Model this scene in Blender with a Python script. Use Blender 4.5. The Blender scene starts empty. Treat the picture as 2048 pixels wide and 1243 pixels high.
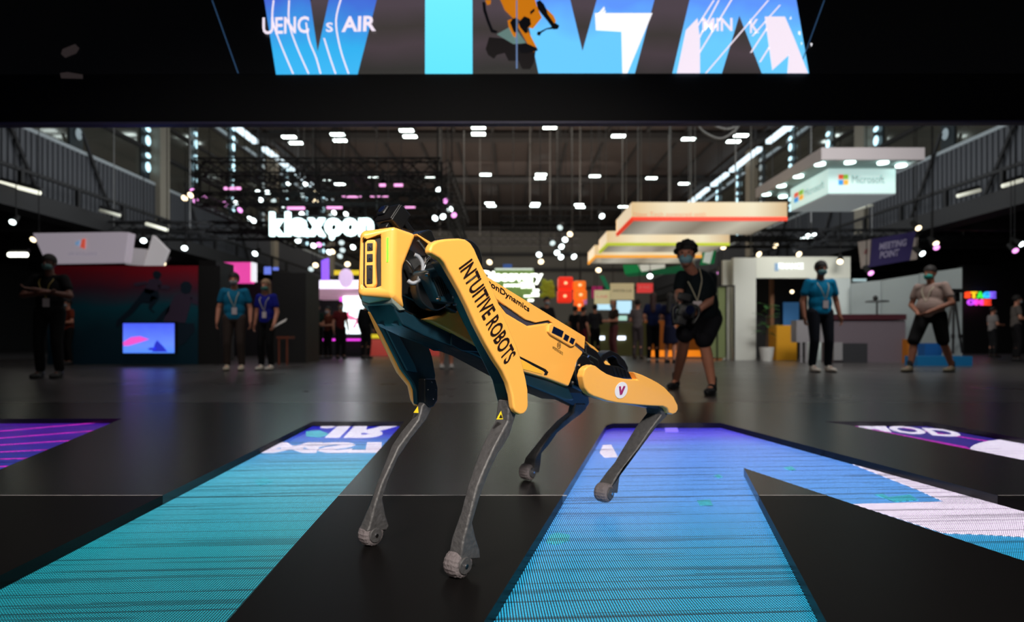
import bpy, bmesh, math, random
from mathutils import Vector, Matrix, Quaternion
random.seed(7)
C = bpy.context.scene.collection
SC = bpy.context.scene
# ------------------------------------------------------------------ camera, world, exposure, big lights
F, HV, CH = 1200.0, 680.0, 0.495
cam = bpy.data.cameras.new('camera'); cam.sensor_width = 36; cam.lens = 36 * F / 2048
cam.shift_y = (HV - 621.5) / 2048
cam.clip_start = 0.02; cam.clip_end = 300
cam.dof.use_dof = True; cam.dof.focus_distance = 1.42; cam.dof.aperture_fstop = 2.7
co = bpy.data.objects.new('camera', cam); C.objects.link(co)
co.location = (0, 0, CH); co.rotation_euler = (math.pi / 2, 0, 0)
SC.camera = co
w = bpy.data.worlds.new('world'); SC.world = w; w.use_nodes = True
w.node_tree.nodes['Background'].inputs[0].default_value = (0.55, 0.6, 0.7, 1)
w.node_tree.nodes['Background'].inputs[1].default_value = 0.006
SC.view_settings.view_transform = 'Standard'; SC.view_settings.look = 'None'
SC.view_settings.exposure = 0.0; SC.view_settings.gamma = 1.0; SC.view_settings.use_curve_mapping = False

def area(name, loc, target, size, energy, color=(1, 1, 1), sy=None, spread=180):
    l = bpy.data.lights.new(name, 'AREA'); l.energy = energy; l.color = color
    l.shape = 'RECTANGLE'; l.size = size; l.size_y = sy or size; l.spread = math.radians(spread)
    o = bpy.data.objects.new(name, l); C.objects.link(o); o.location = loc
    o.rotation_euler = (Vector(target) - Vector(loc)).to_track_quat('-Z', 'Y').to_euler()
    return o
area('stage_spot', (1.0, -2.2, 3.2), (-0.05, 1.4, 0.55), 0.45, 55, (1, .93, .84), spread=70)
area('stage_wash', (-2.0, -1.5, 2.6), (-0.2, 1.4, 0.5), 0.8, 16, (1, .88, .8), spread=80)
area('hall_wash_left', (-6, 17, 9), (-6, 22, 0), 9, 110, (1, .95, .88))  # unseen area lamps added to light the hall and its people
area('hall_wash_right', (7, 12, 8), (6, 15, 0), 8, 120, (.9, .97, 1))
area('hall_wash_centre', (1.5, 24, 9), (1.5, 26, 0), 9, 330, (1, .92, .82))
area('hall_wash_back', (0, 40, 6), (0, 60, 5), 14, 900, (1, .95, .88))
area('hall_ceiling_bounce', (0, 34, 5), (0, 38, 12), 20, 3200, (1, .85, .72), sy=26)
area('front_wash_left', (-5, 8.5, 6), (-5, 13, .5), 3, 60, (1, .93, .9), sy=1.5, spread=120)  # unseen lamp added in front to brighten the mural
area('front_wash_right', (6.5, 8.5, 6), (7, 15, .5), 4, 150, (1, .97, .93), sy=1.5, spread=120)  # unseen lamp added in front to brighten the right stands
area('stand_fill', (7.6, 14.3, 3.4), (7.7, 16.6, 1.4), 2.4, 17, (1, .99, .93), sy=.5, spread=130)  # unseen area lamp added to brighten the white stand and people nearby
area('hall_side_bounce_left', (-9, 24, 6), (-15, 26, 8), 16, 420, (.9, .95, 1), sy=5)
area('hall_side_bounce_right', (9, 24, 6), (15, 26, 8), 16, 420, (.9, .95, 1), sy=5)

# ------------------------------------------------------------------ helpers
def s2l(c):
    return tuple(((x / 255) / 12.92 if x / 255 <= .04045 else ((x / 255 + .055) / 1.055) ** 2.4) for x in c)
def P(u, v, d): return Vector(((u - 1024) / F * d, d, CH + (HV - v) / F * d))
def G(u, v, z=0.0):
    d = F * (CH - z) / (v - HV); return Vector(((u - 1024) / F * d, d, z))
def PL(u, v, p0, n):
    r = Vector(((u - 1024) / F, 1, (HV - v) / F)); c = Vector((0, 0, CH))
    return c + r * ((Vector(p0) - c).dot(n) / r.dot(n))
MATS = {}
def nt(m):
    m.use_nodes = True; t = m.node_tree; return t, t.nodes, t.links, t.nodes['Principled BSDF']
def mat(name, col, rough=.5, metal=0, emit=0, noise=0, nscale=20, bump=0, coat=0, trans=0, ecol=None, spec=.5):
    if name in MATS: return MATS[name]
    m = bpy.data.materials.new(name); t, N, L, b = nt(m)
    c = (*s2l(col), 1)
    b.inputs['Base Color'].default_value = c; b.inputs['Roughness'].default_value = rough
    b.inputs['Metallic'].default_value = metal; b.inputs['Coat Weight'].default_value = coat
    b.inputs['Transmission Weight'].default_value = trans; b.inputs['Specular IOR Level'].default_value = spec
    if emit:
        b.inputs['Emission Color'].default_value = (*s2l(ecol or col), 1); b.inputs['Emission Strength'].default_value = emit
    if noise or bump:
        tc = N.new('ShaderNodeTexCoord'); nz = N.new('ShaderNodeTexNoise'); nz.inputs['Scale'].default_value = nscale
        nz.inputs['Detail'].default_value = 4
        L.new(tc.outputs['Object'], nz.inputs['Vector'])
        if noise:
            mx = N.new('ShaderNodeMix'); mx.data_type = 'RGBA'; mx.blend_type = 'MULTIPLY'; mx.inputs[0].default_value = 1
            mr = N.new('ShaderNodeMapRange'); mr.inputs['To Min'].default_value = 1 - noise; mr.inputs['To Max'].default_value = 1 + noise
            L.new(nz.outputs['Fac'], mr.inputs['Value'])
            mx.inputs[6].default_value = c; L.new(mr.outputs[0], mx.inputs[7]); L.new(mx.outputs[2], b.inputs['Base Color'])
            mr2 = N.new('ShaderNodeMapRange'); mr2.inputs['To Min'].default_value = max(0, rough - .08); mr2.inputs['To Max'].default_value = rough + .08
            L.new(nz.outputs['Fac'], mr2.inputs['Value']); L.new(mr2.outputs[0], b.inputs['Roughness'])
        if bump:
            bp = N.new('ShaderNodeBump'); bp.inputs['Strength'].default_value = bump; bp.inputs['Distance'].default_value = .01
            L.new(nz.outputs['Fac'], bp.inputs['Height']); L.new(bp.outputs[0], b.inputs['Normal'])
    MATS[name] = m; return m
def ramp_mat(name, axis, lo, hi, stops, strength=1.0, base=False, noise=0.0, nscale=2.0, rough=.4, interp='LINEAR'):
    """colour varying along one world axis (object coordinates), emissive unless base"""
    if name in MATS: return MATS[name]
    m = bpy.data.materials.new(name); t, N, L, b = nt(m)
    g = N.new('ShaderNodeNewGeometry'); sp = N.new('ShaderNodeSeparateXYZ'); L.new(g.outputs['Position'], sp.inputs[0])
    mr = N.new('ShaderNodeMapRange'); mr.inputs['From Min'].default_value = lo; mr.inputs['From Max'].default_value = hi
    src = sp.outputs['XYZ'.index(axis)]
    if noise:
        nz = N.new('ShaderNodeTexNoise'); nz.inputs['Scale'].default_value = nscale; L.new(g.outputs['Position'], nz.inputs['Vector'])
        ma = N.new('ShaderNodeMath'); ma.operation = 'MULTIPLY_ADD'; ma.inputs[1].default_value = noise; L.new(nz.outputs['Fac'], ma.inputs[0]); L.new(src, ma.inputs[2]); src = ma.outputs[0]
    L.new(src, mr.inputs['Value']); cr = N.new('ShaderNodeValToRGB'); L.new(mr.outputs[0], cr.inputs[0])
    cr.color_ramp.interpolation = interp
    for i, (p, c) in enumerate(stops):
        e = cr.color_ramp.elements[i] if i < 2 else cr.color_ramp.elements.new(p)
        e.position = p; e.color = (*s2l(c), 1)
    b.inputs['Roughness'].default_value = rough
    if base: L.new(cr.outputs[0], b.inputs['Base Color'])
    else:
        b.inputs['Base Color'].default_value = (.01, .01, .01, 1)
        L.new(cr.outputs[0], b.inputs['Emission Color']); b.inputs['Emission Strength'].default_value = strength
    MATS[name] = m; return m
def led_mat(name, stops, strength=1.0, pitch=.0056, lo=1.0, hi=3.7, tint_noise=.35):
    """floor LED modules: round pixels on a square pitch, colour graded along the letter, dark module seams"""
    m = bpy.data.materials.new(name); t, N, L, b = nt(m)
    def math_(op, a, bb=None, c=None):
        n = N.new('ShaderNodeMath'); n.operation = op
        for i, x in enumerate((a, bb, c)):
            if x is None: continue
            if isinstance(x, (int, float)): n.inputs[i].default_value = x
            else: L.new(x, n.inputs[i])
        return n.outputs[0]
    g = N.new('ShaderNodeNewGeometry'); sp = N.new('ShaderNodeSeparateXYZ')
    vr = N.new('ShaderNodeVectorRotate'); vr.rotation_type = 'Z_AXIS'; vr.inputs['Angle'].default_value = -.057
    L.new(g.outputs['Position'], vr.inputs['Vector']); L.new(vr.outputs[0], sp.inputs[0])
    x, y = sp.outputs[0], sp.outputs[1]
    fx = math_('SUBTRACT', math_('FRACT', math_('DIVIDE', x, pitch)), .5); fy = math_('SUBTRACT', math_('FRACT', math_('DIVIDE', y, pitch)), .5)
    r = math_('SQRT', math_('ADD', math_('MULTIPLY', fx, fx), math_('MULTIPLY', fy, fy)))
    dot = math_('LESS_THAN', r, .32)
    e = math_('MULTIPLY_ADD', dot, 2.75, .09)
    nz = N.new('ShaderNodeTexNoise'); nz.inputs['Scale'].default_value = 1.0; nz.inputs['Detail'].default_value = 3
    cb = N.new('ShaderNodeCombineXYZ'); L.new(math_('MULTIPLY', x, .8), cb.inputs[0]); L.new(math_('MULTIPLY', y, 34), cb.inputs[1]); L.new(cb.outputs[0], nz.inputs['Vector'])
    ln = math_('MULTIPLY_ADD', math_('GREATER_THAN', nz.outputs['Fac'], .585), -.42, 1.0)
    sm = math_('FRACT', math_('DIVIDE', math_('ADD', y, math_('MULTIPLY', math_('SINE', math_('MULTIPLY', y, 23)), .012)), .071))
    seam = math_('MULTIPLY_ADD', math_('LESS_THAN', sm, .07), -.62, 1.0)
    e = math_('MULTIPLY', math_('MULTIPLY', e, ln), seam)
    cr = N.new('ShaderNodeValToRGB'); mr = N.new('ShaderNodeMapRange'); mr.inputs['From Min'].default_value = lo; mr.inputs['From Max'].default_value = hi
    n2 = N.new('ShaderNodeTexNoise'); n2.inputs['Scale'].default_value = 1.6; L.new(g.outputs['Position'], n2.inputs['Vector'])
    L.new(math_('MULTIPLY_ADD', n2.outputs['Fac'], tint_noise, y), mr.inputs['Value']); L.new(mr.outputs[0], cr.inputs[0])
    for i, (p, c) in enumerate(stops):
        el = cr.color_ramp.elements[i] if i < 2 else cr.color_ramp.elements.new(p)
        el.position = p; el.color = (*s2l(c), 1)
    b.inputs['Base Color'].default_value = (.006, .006, .008, 1); b.inputs['Roughness'].default_value = .35
    L.new(cr.outputs[0], b.inputs['Emission Color']); L.new(math_('MULTIPLY', e, strength), b.inputs['Emission Strength'])
    MATS[name] = m; return m

ORG = {}
MARKS = [(643, 450, 'white glowing letter sign'), (1035, 565, 'white cursive sign'), (785, 425, 'robot head'), (470, 545, 'pink lightbox'), (165, 495, 'trapezoid hanging sign'), (1420, 425, 'nearest lit canopy'), (1310, 480, 'middle lit canopy'),
         (1725, 360, 'logo lightbox'), (1775, 500, 'purple banner'), (1570, 535, 'white stand'), (1960, 595, 'rainbow letters'), (1130, 580, 'red lantern cubes'), (680, 560, 'bright booth'), (1380, 500, 'camera operator'), (900, 500, 'front leg cover'), (250, 600, 'mural wall'), (900, 150, 'upright mirrored letter'), (1165, 150, 'mirrored V letter'), (1480, 150, 'rightmost mirrored letter'), (635, 150, 'leftmost mirrored letter')]
ORDW = ['first', 'second', 'third', 'fourth', 'fifth', 'sixth', 'seventh', 'eighth', 'ninth', 'tenth', 'eleventh', 'twelfth']
LATER = []
def later(o, u, v, what): LATER.append((o, u, v, what))
def resolve_labels():
    bins = {}
    for o, u, v, what in LATER:
        m = min(MARKS, key=lambda q: (q[0] - u) ** 2 + (q[1] - v) ** 2); du, dv = u - m[0], v - m[1]
        rel = ('right of' if du > 0 else 'left of') if abs(du) > 1.6 * abs(dv) else (('below' if dv > 0 else 'above'))
        bins.setdefault((what, rel, m[2]), []).append((u, v, o))
    for (what, rel, nm), L in bins.items():
        L.sort(key=lambda q: (q[0], q[1]))
        for i, (u, v, o) in enumerate(L):
            o['label'] = '%s %s the %s' % (what, rel, nm) if len(L) == 1 else '%s %s the %s, %s from the left' % (what, rel, nm, ORDW[min(i, 11)])
def tag(o, label=None, cat=None, group=None, kind=None):
    if label: o['label'] = label
    if cat: o['category'] = cat
    if group: o['group'] = group
    if kind: o['kind'] = kind
    return o
def thing(name, loc, label, cat, group=None):
    o = bpy.data.objects.new(name, None); C.objects.link(o); o.location = loc; o.empty_display_size = .1
    ORG[o.name] = Vector(loc); return tag(o, label, cat, group)
def obj(name, bm, m, parent=None, label=None, cat=None, group=None, kind=None, smooth=None, bevel=0, seg=2, origin=None, angle=30):
    if isinstance(bm, bpy.types.Mesh): me = bm
    else:
        bmesh.ops.recalc_face_normals(bm, faces=bm.faces)
        me = bpy.data.meshes.new(name); bm.to_mesh(me); bm.free()
    if parent is not None: og = ORG[parent.name]
    elif origin is not None: og = Vector(origin)
    else:
        xs = [v.co.x for v in me.vertices]; ys = [v.co.y for v in me.vertices]; zs = [v.co.z for v in me.vertices]
        og = Vector(((min(xs) + max(xs)) / 2, (min(ys) + max(ys)) / 2, min(zs)))
    me.transform(Matrix.Translation(-og))
    o = bpy.data.objects.new(name, me); C.objects.link(o); me.materials.append(m)
    if parent is not None: o.parent = parent
    else: o.location = og
    ORG[o.name] = og
    if bevel:
        b = o.modifiers.new('bevel', 'BEVEL'); b.width = bevel; b.segments = seg; b.limit_method = 'ANGLE'; b.angle_limit = math.radians(angle); b.use_clamp_overlap = True
    if smooth or (smooth is None and bevel):
        for p in me.polygons: p.use_smooth = True
        if bevel:
            n = o.modifiers.new('wn', 'WEIGHTED_NORMAL'); n.keep_sharp = False
    return tag(o, label, cat, group, kind)
def box(bm, c, s, R=None):
    R = R or Matrix.Identity(3); vs = []
    for x in (-.5, .5):
        for y in (-.5, .5):
            for z in (-.5, .5): vs.append(bm.verts.new(Vector(c) + R @ Vector((x * s[0], y * s[1], z * s[2]))))
    for f in ((0, 1, 3, 2), (4, 6, 7, 5), (0, 4, 5, 1), (2, 3, 7, 6), (0, 2, 6, 4), (1, 5, 7, 3)): bm.faces.new([vs[i] for i in f])
    return bm
def bxm(x0, x1, y0, y1, z0, z1): return box(bmesh.new(), ((x0 + x1) / 2, (y0 + y1) / 2, (z0 + z1) / 2), (x1 - x0, y1 - y0, z1 - z0))
def prism(bm, pts, vec):
    a = [bm.verts.new(p) for p in pts]; b = [bm.verts.new(Vector(p) + Vector(vec)) for p in pts]
    fa = bm.faces.new(a); bm.faces.new(list(reversed(b))); n = len(a)
    for i in range(n): bm.faces.new((a[i], b[i], b[(i + 1) % n], a[(i + 1) % n]))
    return bm, fa
def frame_of(d):
    d = Vector(d).normalized(); a = Vector((0, 0, 1)) if abs(d.z) < .9 else Vector((1, 0, 0))
    x = d.cross(a).normalized(); y = d.cross(x).normalized(); return x, y, d
def cone(bm, p0, p1, r0, r1, n=12, cap=True):
    p0, p1 = Vector(p0), Vector(p1); x, y, d = frame_of(p1 - p0); A = []; B = []
    for i in range(n):
        a = 2 * math.pi * i / n; v = x * math.cos(a) + y * math.sin(a); A.append(bm.verts.new(p0 + v * r0)); B.append(bm.verts.new(p1 + v * r1))
    for i in range(n): bm.faces.new((A[i], A[(i + 1) % n], B[(i + 1) % n], B[i]))
    if cap: bm.faces.new(list(reversed(A))); bm.faces.new(B)
    return bm
def tube(bm, pts, r, n=8):
    pts = [Vector(p) for p in pts]; rings = []
    x = None
    for i, p in enumerate(pts):
        d = (pts[min(i + 1, len(pts) - 1)] - pts[max(i - 1, 0)]).normalized()
        if x is None: x = frame_of(d)[0]
        x = (x - d * x.dot(d)).normalized(); y = d.cross(x); rr = r[i] if isinstance(r, (list, tuple)) else r
        rings.append([bm.verts.new(p + (x * math.cos(2 * math.pi * k / n) + y * math.sin(2 * math.pi * k / n)) * rr) for k in range(n)])
    for a, b in zip(rings, rings[1:]):
        for k in range(n): bm.faces.new((a[k], a[(k + 1) % n], b[(k + 1) % n], b[k]))
    bm.faces.new(list(reversed(rings[0]))); bm.faces.new(rings[-1]); return bm
def smoothpts(pts, k=4):
    out = []; n = len(pts); pts = [Vector(p) for p in pts]
    for i in range(n - 1):
        p0, p1, p2, p3 = pts[max(i - 1, 0)], pts[i], pts[i + 1], pts[min(i + 2, n - 1)]
        for j in range(k):
            t = j / k; out.append(.5 * ((2 * p1) + (p2 - p0) * t + (2 * p0 - 5 * p1 + 4 * p2 - p3) * t * t + (3 * p1 - p0 - 3 * p2 + p3) * t ** 3))
    out.append(pts[-1]); return out
def ell(bm, c, r, R=None, seg=16, rings=10):
    m = Matrix.Translation(Vector(c)) @ (R.to_4x4() if R else Matrix.Identity(4)) @ Matrix.Diagonal((r[0], r[1], r[2], 1))
    bmesh.ops.create_uvsphere(bm, u_segments=seg, v_segments=rings, radius=1, matrix=m); return bm
def capsule(bm, p0, p1, r0, r1, n=12):
    p0, p1 = Vector(p0), Vector(p1)
    cone(bm, p0, p1, r0, r1, n); ell(bm, p0, (r0,) * 3, seg=n, rings=8); ell(bm, p1, (r1,) * 3, seg=n, rings=8)
def text_mesh(s, bold=0.0, extrude=0.0, spacing=1.0):
    cu = bpy.data.curves.new('t', 'FONT'); cu.body = s; cu.size = 1; cu.offset = bold; cu.extrude = extrude; cu.space_character = spacing; cu.resolution_u = 3
    o = bpy.data.objects.new('t', cu); C.objects.link(o)
    dg = bpy.context.evaluated_depsgraph_get(); me = bpy.data.meshes.new_from_object(o.evaluated_get(dg))
    bpy.data.objects.remove(o); bpy.data.curves.remove(cu); return me
def text_on(name, s, bl, br, tl, m, parent, lift=.001, bold=0.0, thick=0.0, spacing=1.0, label=None):
    """text whose bounding box fills the parallelogram bl,br,tl (tl = above bl)"""
    me = text_mesh(s, bold, .5 if thick else 0, spacing)
    xs = [v.co.x for v in me.vertices]; ys = [v.co.y for v in me.vertices]
    x0, x1, y0, y1 = min(xs), max(xs), min(ys), max(ys)
    bl, br, tl = Vector(bl), Vector(br), Vector(tl); X = br - bl; Y = tl - bl; n = X.cross(Y).normalized()
    for v in me.vertices:
        v.co = bl + X * ((v.co.x - x0) / (x1 - x0)) + Y * ((v.co.y - y0) / (y1 - y0)) + n * (lift + v.co.z * thick)
    return obj(name, me, m, parent, label=label, smooth=False)
def evalmesh(bm, mods):
    me = bpy.data.meshes.new('e'); bmesh.ops.recalc_face_normals(bm, faces=bm.faces); bm.to_mesh(me); bm.free()
    o = bpy.data.objects.new('e', me); C.objects.link(o)
    for ty, kw in mods:
        md = o.modifiers.new(ty, ty)
        for k, v in kw.items(): setattr(md, k, v)
    dg = bpy.context.evaluated_depsgraph_get(); r = bpy.data.meshes.new_from_object(o.evaluated_get(dg))
    bpy.data.objects.remove(o); return r
def blob(name, bm, m, parent, voxel=.01, it=4, label=None):
    me = evalmesh(bm, [('REMESH', dict(mode='VOXEL', voxel_size=voxel)), ('SMOOTH', dict(factor=.5, iterations=it))])
    return obj(name, me, m, parent, smooth=True, label=label)
def disc(c, r, n=24, rx=None):
    return [Vector(c) + Vector((math.cos(2 * math.pi * i / n) * (rx or r), 0, math.sin(2 * math.pi * i / n) * r)) for i in range(n)]

# ------------------------------------------------------------------ materials
def deck_mat():
    m = mat('deck_black_gloss', (15, 14, 14), .22, spec=.7); t, N, L, b = nt(m)
    g = N.new('ShaderNodeNewGeometry'); sp = N.new('ShaderNodeSeparateXYZ'); L.new(g.outputs['Position'], sp.inputs[0])
    def st(a, c):   # the front deck plate has a duller finish than the rear one
        q = N.new('ShaderNodeMath'); q.operation = 'GREATER_THAN'; q.inputs[1].default_value = 1.917; L.new(sp.outputs[1], q.inputs[0])
        r = N.new('ShaderNodeMapRange'); r.inputs['To Min'].default_value = a; r.inputs['To Max'].default_value = c; L.new(q.outputs[0], r.inputs['Value']); return r.outputs[0]
    L.new(st(.36, .27), b.inputs['Roughness']); L.new(st(.05, .7), b.inputs['Specular IOR Level'])
    b.inputs['IOR'].default_value = 1.4
    return m
M_deck = deck_mat()
M_hall = mat('hall_concrete', (74, 72, 72), .3, noise=.4, nscale=1.2, bump=.04)
M_black = mat('matt_black', (9, 9, 10), .7)
M_blk = mat('satin_black', (14, 14, 16), .38)
M_yel = mat('robot_yellow_paint', (243, 174, 80), .33, coat=.25)
M_teal = mat('robot_dark_casting', (16, 42, 54), .32, noise=.12, nscale=60)  # grey-black casting with the LED floor's teal reflection mixed into its colour
M_rblk = mat('robot_black_plastic', (16, 17, 19), .36)
M_carbon = mat('robot_leg_carbon', (62, 61, 62), .5, noise=.5, nscale=90, bump=.25)
M_rubber = mat('robot_foot_rubber', (96, 89, 91), .8, noise=.25, nscale=120, bump=.4)
M_lens = mat('lens_glass', (14, 22, 48), .08, coat=1)
M_ink = mat('black_ink', (26, 8, 6), .5)
M_white = mat('white_panel', (215, 214, 210), .5)
M_skin = mat('skin', (196, 132, 106), .55, noise=.1, nscale=25)
M_skin2 = mat('skin_tan', (150, 96, 74), .55, noise=.1, nscale=25)
M_steel = mat('chrome', (200, 200, 205), .18, metal=1)
M_emw = mat('lamp_white', (240, 255, 255), emit=5)
M_emc = mat('ceiling_lamp_white', (238, 255, 250), emit=9)
M_emwarm = mat('lamp_warm', (255, 232, 190), emit=3.5)
M_pink = mat('led_tube_pink', (240, 160, 220), emit=1.6)
M_purple = mat('led_purple', (140, 90, 240), emit=1.2)

# ------------------------------------------------------------------ stage deck with sunken LED letters
Z0 = -.05      # hall floor level
hole = {
 'I': [(-1.216, 3.66), (-.657, 3.66), (-.455, .25), (-1.02, .25)],
 'V': [(.55, 3.5), (.60, 3.58), (1.25, 3.60), (1.566, 1.835), (1.85, .25), (1.43, .25), (.90, 2.33), (.334, .25), (-.247, .25)],
 'V1': [(-3.3, 3.78), (-2.47, 3.80), (-1.95, 2.26), (-1.5, .9), (-2.05, .9), (-2.8, 2.5), (-3.6, .9), (-4.2, .9)],
 'A': [(1.90, 3.66), (2.53, 3.66), (2.585, 3.03), (2.75, 1.5), (2.3, 1.5), (2.116, 2.48), (1.97, 3.5)],
}
cu = bpy.data.curves.new('deck', 'CURVE'); cu.dimensions = '2D'; cu.fill_mode = 'BOTH'; cu.extrude = .025
for pts in [[(-8, -1.2), (8, -1.2), (8, 4.8), (-8, 4.8)]] + list(hole.values()):
    s = cu.splines.new('POLY'); s.points.add(len(pts) - 1); s.use_cyclic_u = True
    for p, q in zip(s.points, pts): p.co = (q[0], q[1], 0, 1)
tmp = bpy.data.objects.new('deck', cu); C.objects.link(tmp)
dme = bpy.data.meshes.new_from_object(tmp.evaluated_get(bpy.context.evaluated_depsgraph_get())); bpy.data.objects.remove(tmp)
dme.transform(Matrix.Translation((0, 0, -.025)))
obj('floor', dme, M_deck, origin=(0, 0, 0), kind='structure', label='glossy black stage deck with letter-shaped cutouts around the robot', cat='floor', smooth=False)
sm_ = thing('trim_1', (0, 1.917, 0), 'thin pale joint line across the black stage deck', 'trim'); sm_['kind'] = 'structure'
for a, b in ((-8, -3.8), (-1.835, -1.117), (-.556, .175), (.79, 1.003), (1.553, 2.2), (2.71, 8)): obj('joint_line', bxm(a, b, 1.9155, 1.9182, -.001, .0005), mat('seam_metal', (205, 198, 196), .4, metal=.3), sm_)
obj('floor', bxm(-26, 26, 4.805, 66, Z0 - .1, Z0), M_hall, kind='structure', label='worn dark grey hall floor behind the black stage deck', cat='floor')
obj('floor', bxm(-8, 8, -1.2, 4.8, Z0 - .1, Z0 - .002), M_black, kind='structure', label='black underlay floor beneath the stage deck', cat='floor')

teal = [(0, (12, 100, 110)), (.28, (24, 142, 154)), (.6, (80, 176, 204)), (.8, (84, 150, 215)), (.93, (62, 78, 205)), (1, (40, 40, 190))]
vblue = [(0, (24, 138, 158)), (.2, (36, 145, 186)), (.42, (84, 150, 225)), (.75, (100, 145, 235)), (.9, (100, 96, 235)), (1, (52, 40, 190))]
ML_I = led_mat('led_teal', teal, 1.0); ML_V = led_mat('led_blue', vblue, 1.05)
ML_V1 = led_mat('led_violet', [(0, (10, 110, 140)), (.55, (20, 60, 170)), (1, (75, 25, 160))], .75)
ML_A = led_mat('led_indigo', [(0, (30, 30, 150)), (1, (60, 40, 150))], .75)
ML_w = led_mat('led_white', [(0, (235, 215, 235)), (1, (240, 232, 255))], 1.0)
ML_m = led_mat('led_magenta', [(0, (190, 30, 170)), (1, (200, 40, 190))], .9)
ML_g = led_mat('led_mint', [(0, (40, 170, 190)), (1, (80, 190, 215))], .9)
ML_b = led_mat('led_deep', [(0, (18, 80, 150)), (1, (40, 130, 190))], .8)
ZL = -.03
def ledthing(key, m, label):
    t = thing('floor_led_letter', (hole[key][0][0], hole[key][0][1], Z0), label, 'floor screen', None)
    bm, _ = prism(bmesh.new(), [(x, y, ZL) for x, y in hole[key]], (0, 0, -.018)); obj('led_panel', bm, m, t, smooth=False); return t
def ledpoly(t, name, m, px, lift=.0015):
    bm, _ = prism(bmesh.new(), [G(u, v, ZL + lift) for u, v in px], (0, 0, -.001)); return obj(name, bm, m, t, smooth=False)
def ledtext(t, s, bl, br, tl, m=None, bold=.03):
    return text_on('lettering', s, G(*bl, ZL), G(*br, ZL), G(*tl, ZL), m or ML_w, t, lift=-.0018, bold=bold)
tI = ledthing('I', ML_I, 'sunken floor screen strip glowing teal to blue, left of the robot front feet')
# content is shown flipped front to back, as on the photographed floor
ledtext(tI, '.IR', (645, 850), (798, 851), (612, 875), bold=.05)
ledtext(tI, 'MST', (545, 884), (795, 884), (520, 906), bold=.06)
ledpoly(tI, 'light_patch', ML_g, [(612, 862), (640, 860), (660, 868), (640, 874), (612, 872)], .001)
ledpoly(tI, 'light_patch', ML_g, [(508, 960), (530, 955), (545, 962), (520, 970)])
tV = ledthing('V', ML_V, 'large sunken V-shaped floor screen glowing blue to violet, right of the robot')
ledpoly(tV, 'white_wedge', ML_w, [(1630, 898), (2048, 1007), (2110, 1024), (2250, 1085), (1970, 1068), (1887, 1065), (1706, 1007), (1887, 1002), (1836, 979)])
ledpoly(tV, 'white_mark', ML_w, [(1199, 905), (1206, 889), (1223, 889), (1236, 914), (1210, 914)])
ledpoly(tV, 'pale_mark', mat('led_lilac', (130, 110, 245), emit=.9), [(1329, 852), (1354, 852), (1357, 863), (1331, 863)])
for a in ([(1748, 988), (1766, 987), (1778, 993), (1820, 988), (1836, 999), (1790, 1003)], [(1567, 934), (1583, 932), (1592, 939), (1580, 940)], [(1428, 950), (1438, 948), (1446, 953), (1436, 955)],
          [(1394, 1000), (1420, 998), (1426, 1010), (1400, 1010)], [(1098, 1070), (1112, 1064), (1140, 1068), (1138, 1080), (1112, 1088), (1092, 1084)]):
    ledpoly(tV, 'light_patch', ML_g, a)
tV1 = ledthing('V1', ML_V1, 'violet floor screen with pink diagonal lines at the far left')
for k in range(6):
    v0 = 858 + k * 13; ledpoly(tV1, 'stripe', ML_m, [(-60, v0 + 8), (236 - k * 22, v0 - 18 + k * 5), (236 - k * 22, v0 - 16.6 + k * 5), (-60, v0 + 9.6)])
tA = ledthing('A', ML_A, 'indigo floor screen with white disc and magenta lines at the far right')
for a, b in (((1705, 850), (1935, 893)), ((1770, 848), (2010, 886)), ((1700, 852), (1990, 905))):
    ledpoly(tA, 'stripe', ML_m, [a, b, (b[0], b[1] + 1.6), (a[0], a[1] + 1.2)])
bm, _ = prism(bmesh.new(), [G(2045 + 105 * math.cos(a), 897 + 21 * math.sin(a), ZL + .002) for a in [i * math.pi / 14 for i in range(28)]], (0, 0, -.001))
# keep the disc inside the letter edge
for v in bm.verts:
    v.co.x = min(v.co.x, 2.60)
obj('white_disc', bm, ML_w, tA, smooth=False)
ledtext(tA, 'MOD', (1712, 846), (1905, 859), (1722, 860), bold=.04)

# ------------------------------------------------------------------ overhead portal: fascia and big mirror, its reflection painted as flat glowing shapes
yawp = Matrix.Rotation(math.radians(1.6), 3, 'Z')
def pp(u, v, off=0):   # a point on the slightly turned portal plane
    n = yawp @ Vector((0, -1, 0)); return PL(u, v, (0, 4.95 - off, 0), n)
NP = yawp @ Vector((0, -1, 0))
def pquad(name, m, px, off, th, parent=None, **k):
    bm, _ = prism(bmesh.new(), [pp(u, v, off) for u, v in px], -NP * th); return obj(name, bm, m, parent, smooth=False, **k)
fas = thing('portal_fascia', pp(1024, 236) , 'long black fascia beam across the stage portal below the mirror', 'beam')
pquad('beam_face', M_black, [(-700, 150), (2750, 146), (2750, 239), (-700, 245)], 0, .05, fas)
pquad('bottom_rim', mat('rim_lavender', (92, 88, 118), .35), [(-700, 245), (2750, 239), (2750, 242.5), (-700, 250)], .03, .08, fas)
mirr = thing('overhead_mirror', pp(1024, 148), 'big overhead mirror above the stage with reflected letters painted as glowing blue shapes', 'display')
pquad('mirror_panel', ramp_mat('mirror_back', 'Z', 2.62, 3.4, [(0, (4, 4, 5)), (1, (3, 3, 3))], .6), [(-700, -420), (2750, -420), (2750, 145), (-700, 149)], .0, .12, mirr)
pquad('deck_reflection', ramp_mat('reflected_deck', 'Z', 2.66, 3.35, [(0, (62, 60, 56)), (.25, (58, 56, 54)), (.55, (82, 70, 76)), (.75, (70, 64, 62)), (1, (88, 76, 84))], .8, noise=.25, nscale=1.5), [(560, 148), (1615, 146), (1500, -420), (800, -420)], .006, .004, mirr)  # deck seen in the mirror, painted as an emissive gradient
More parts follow.
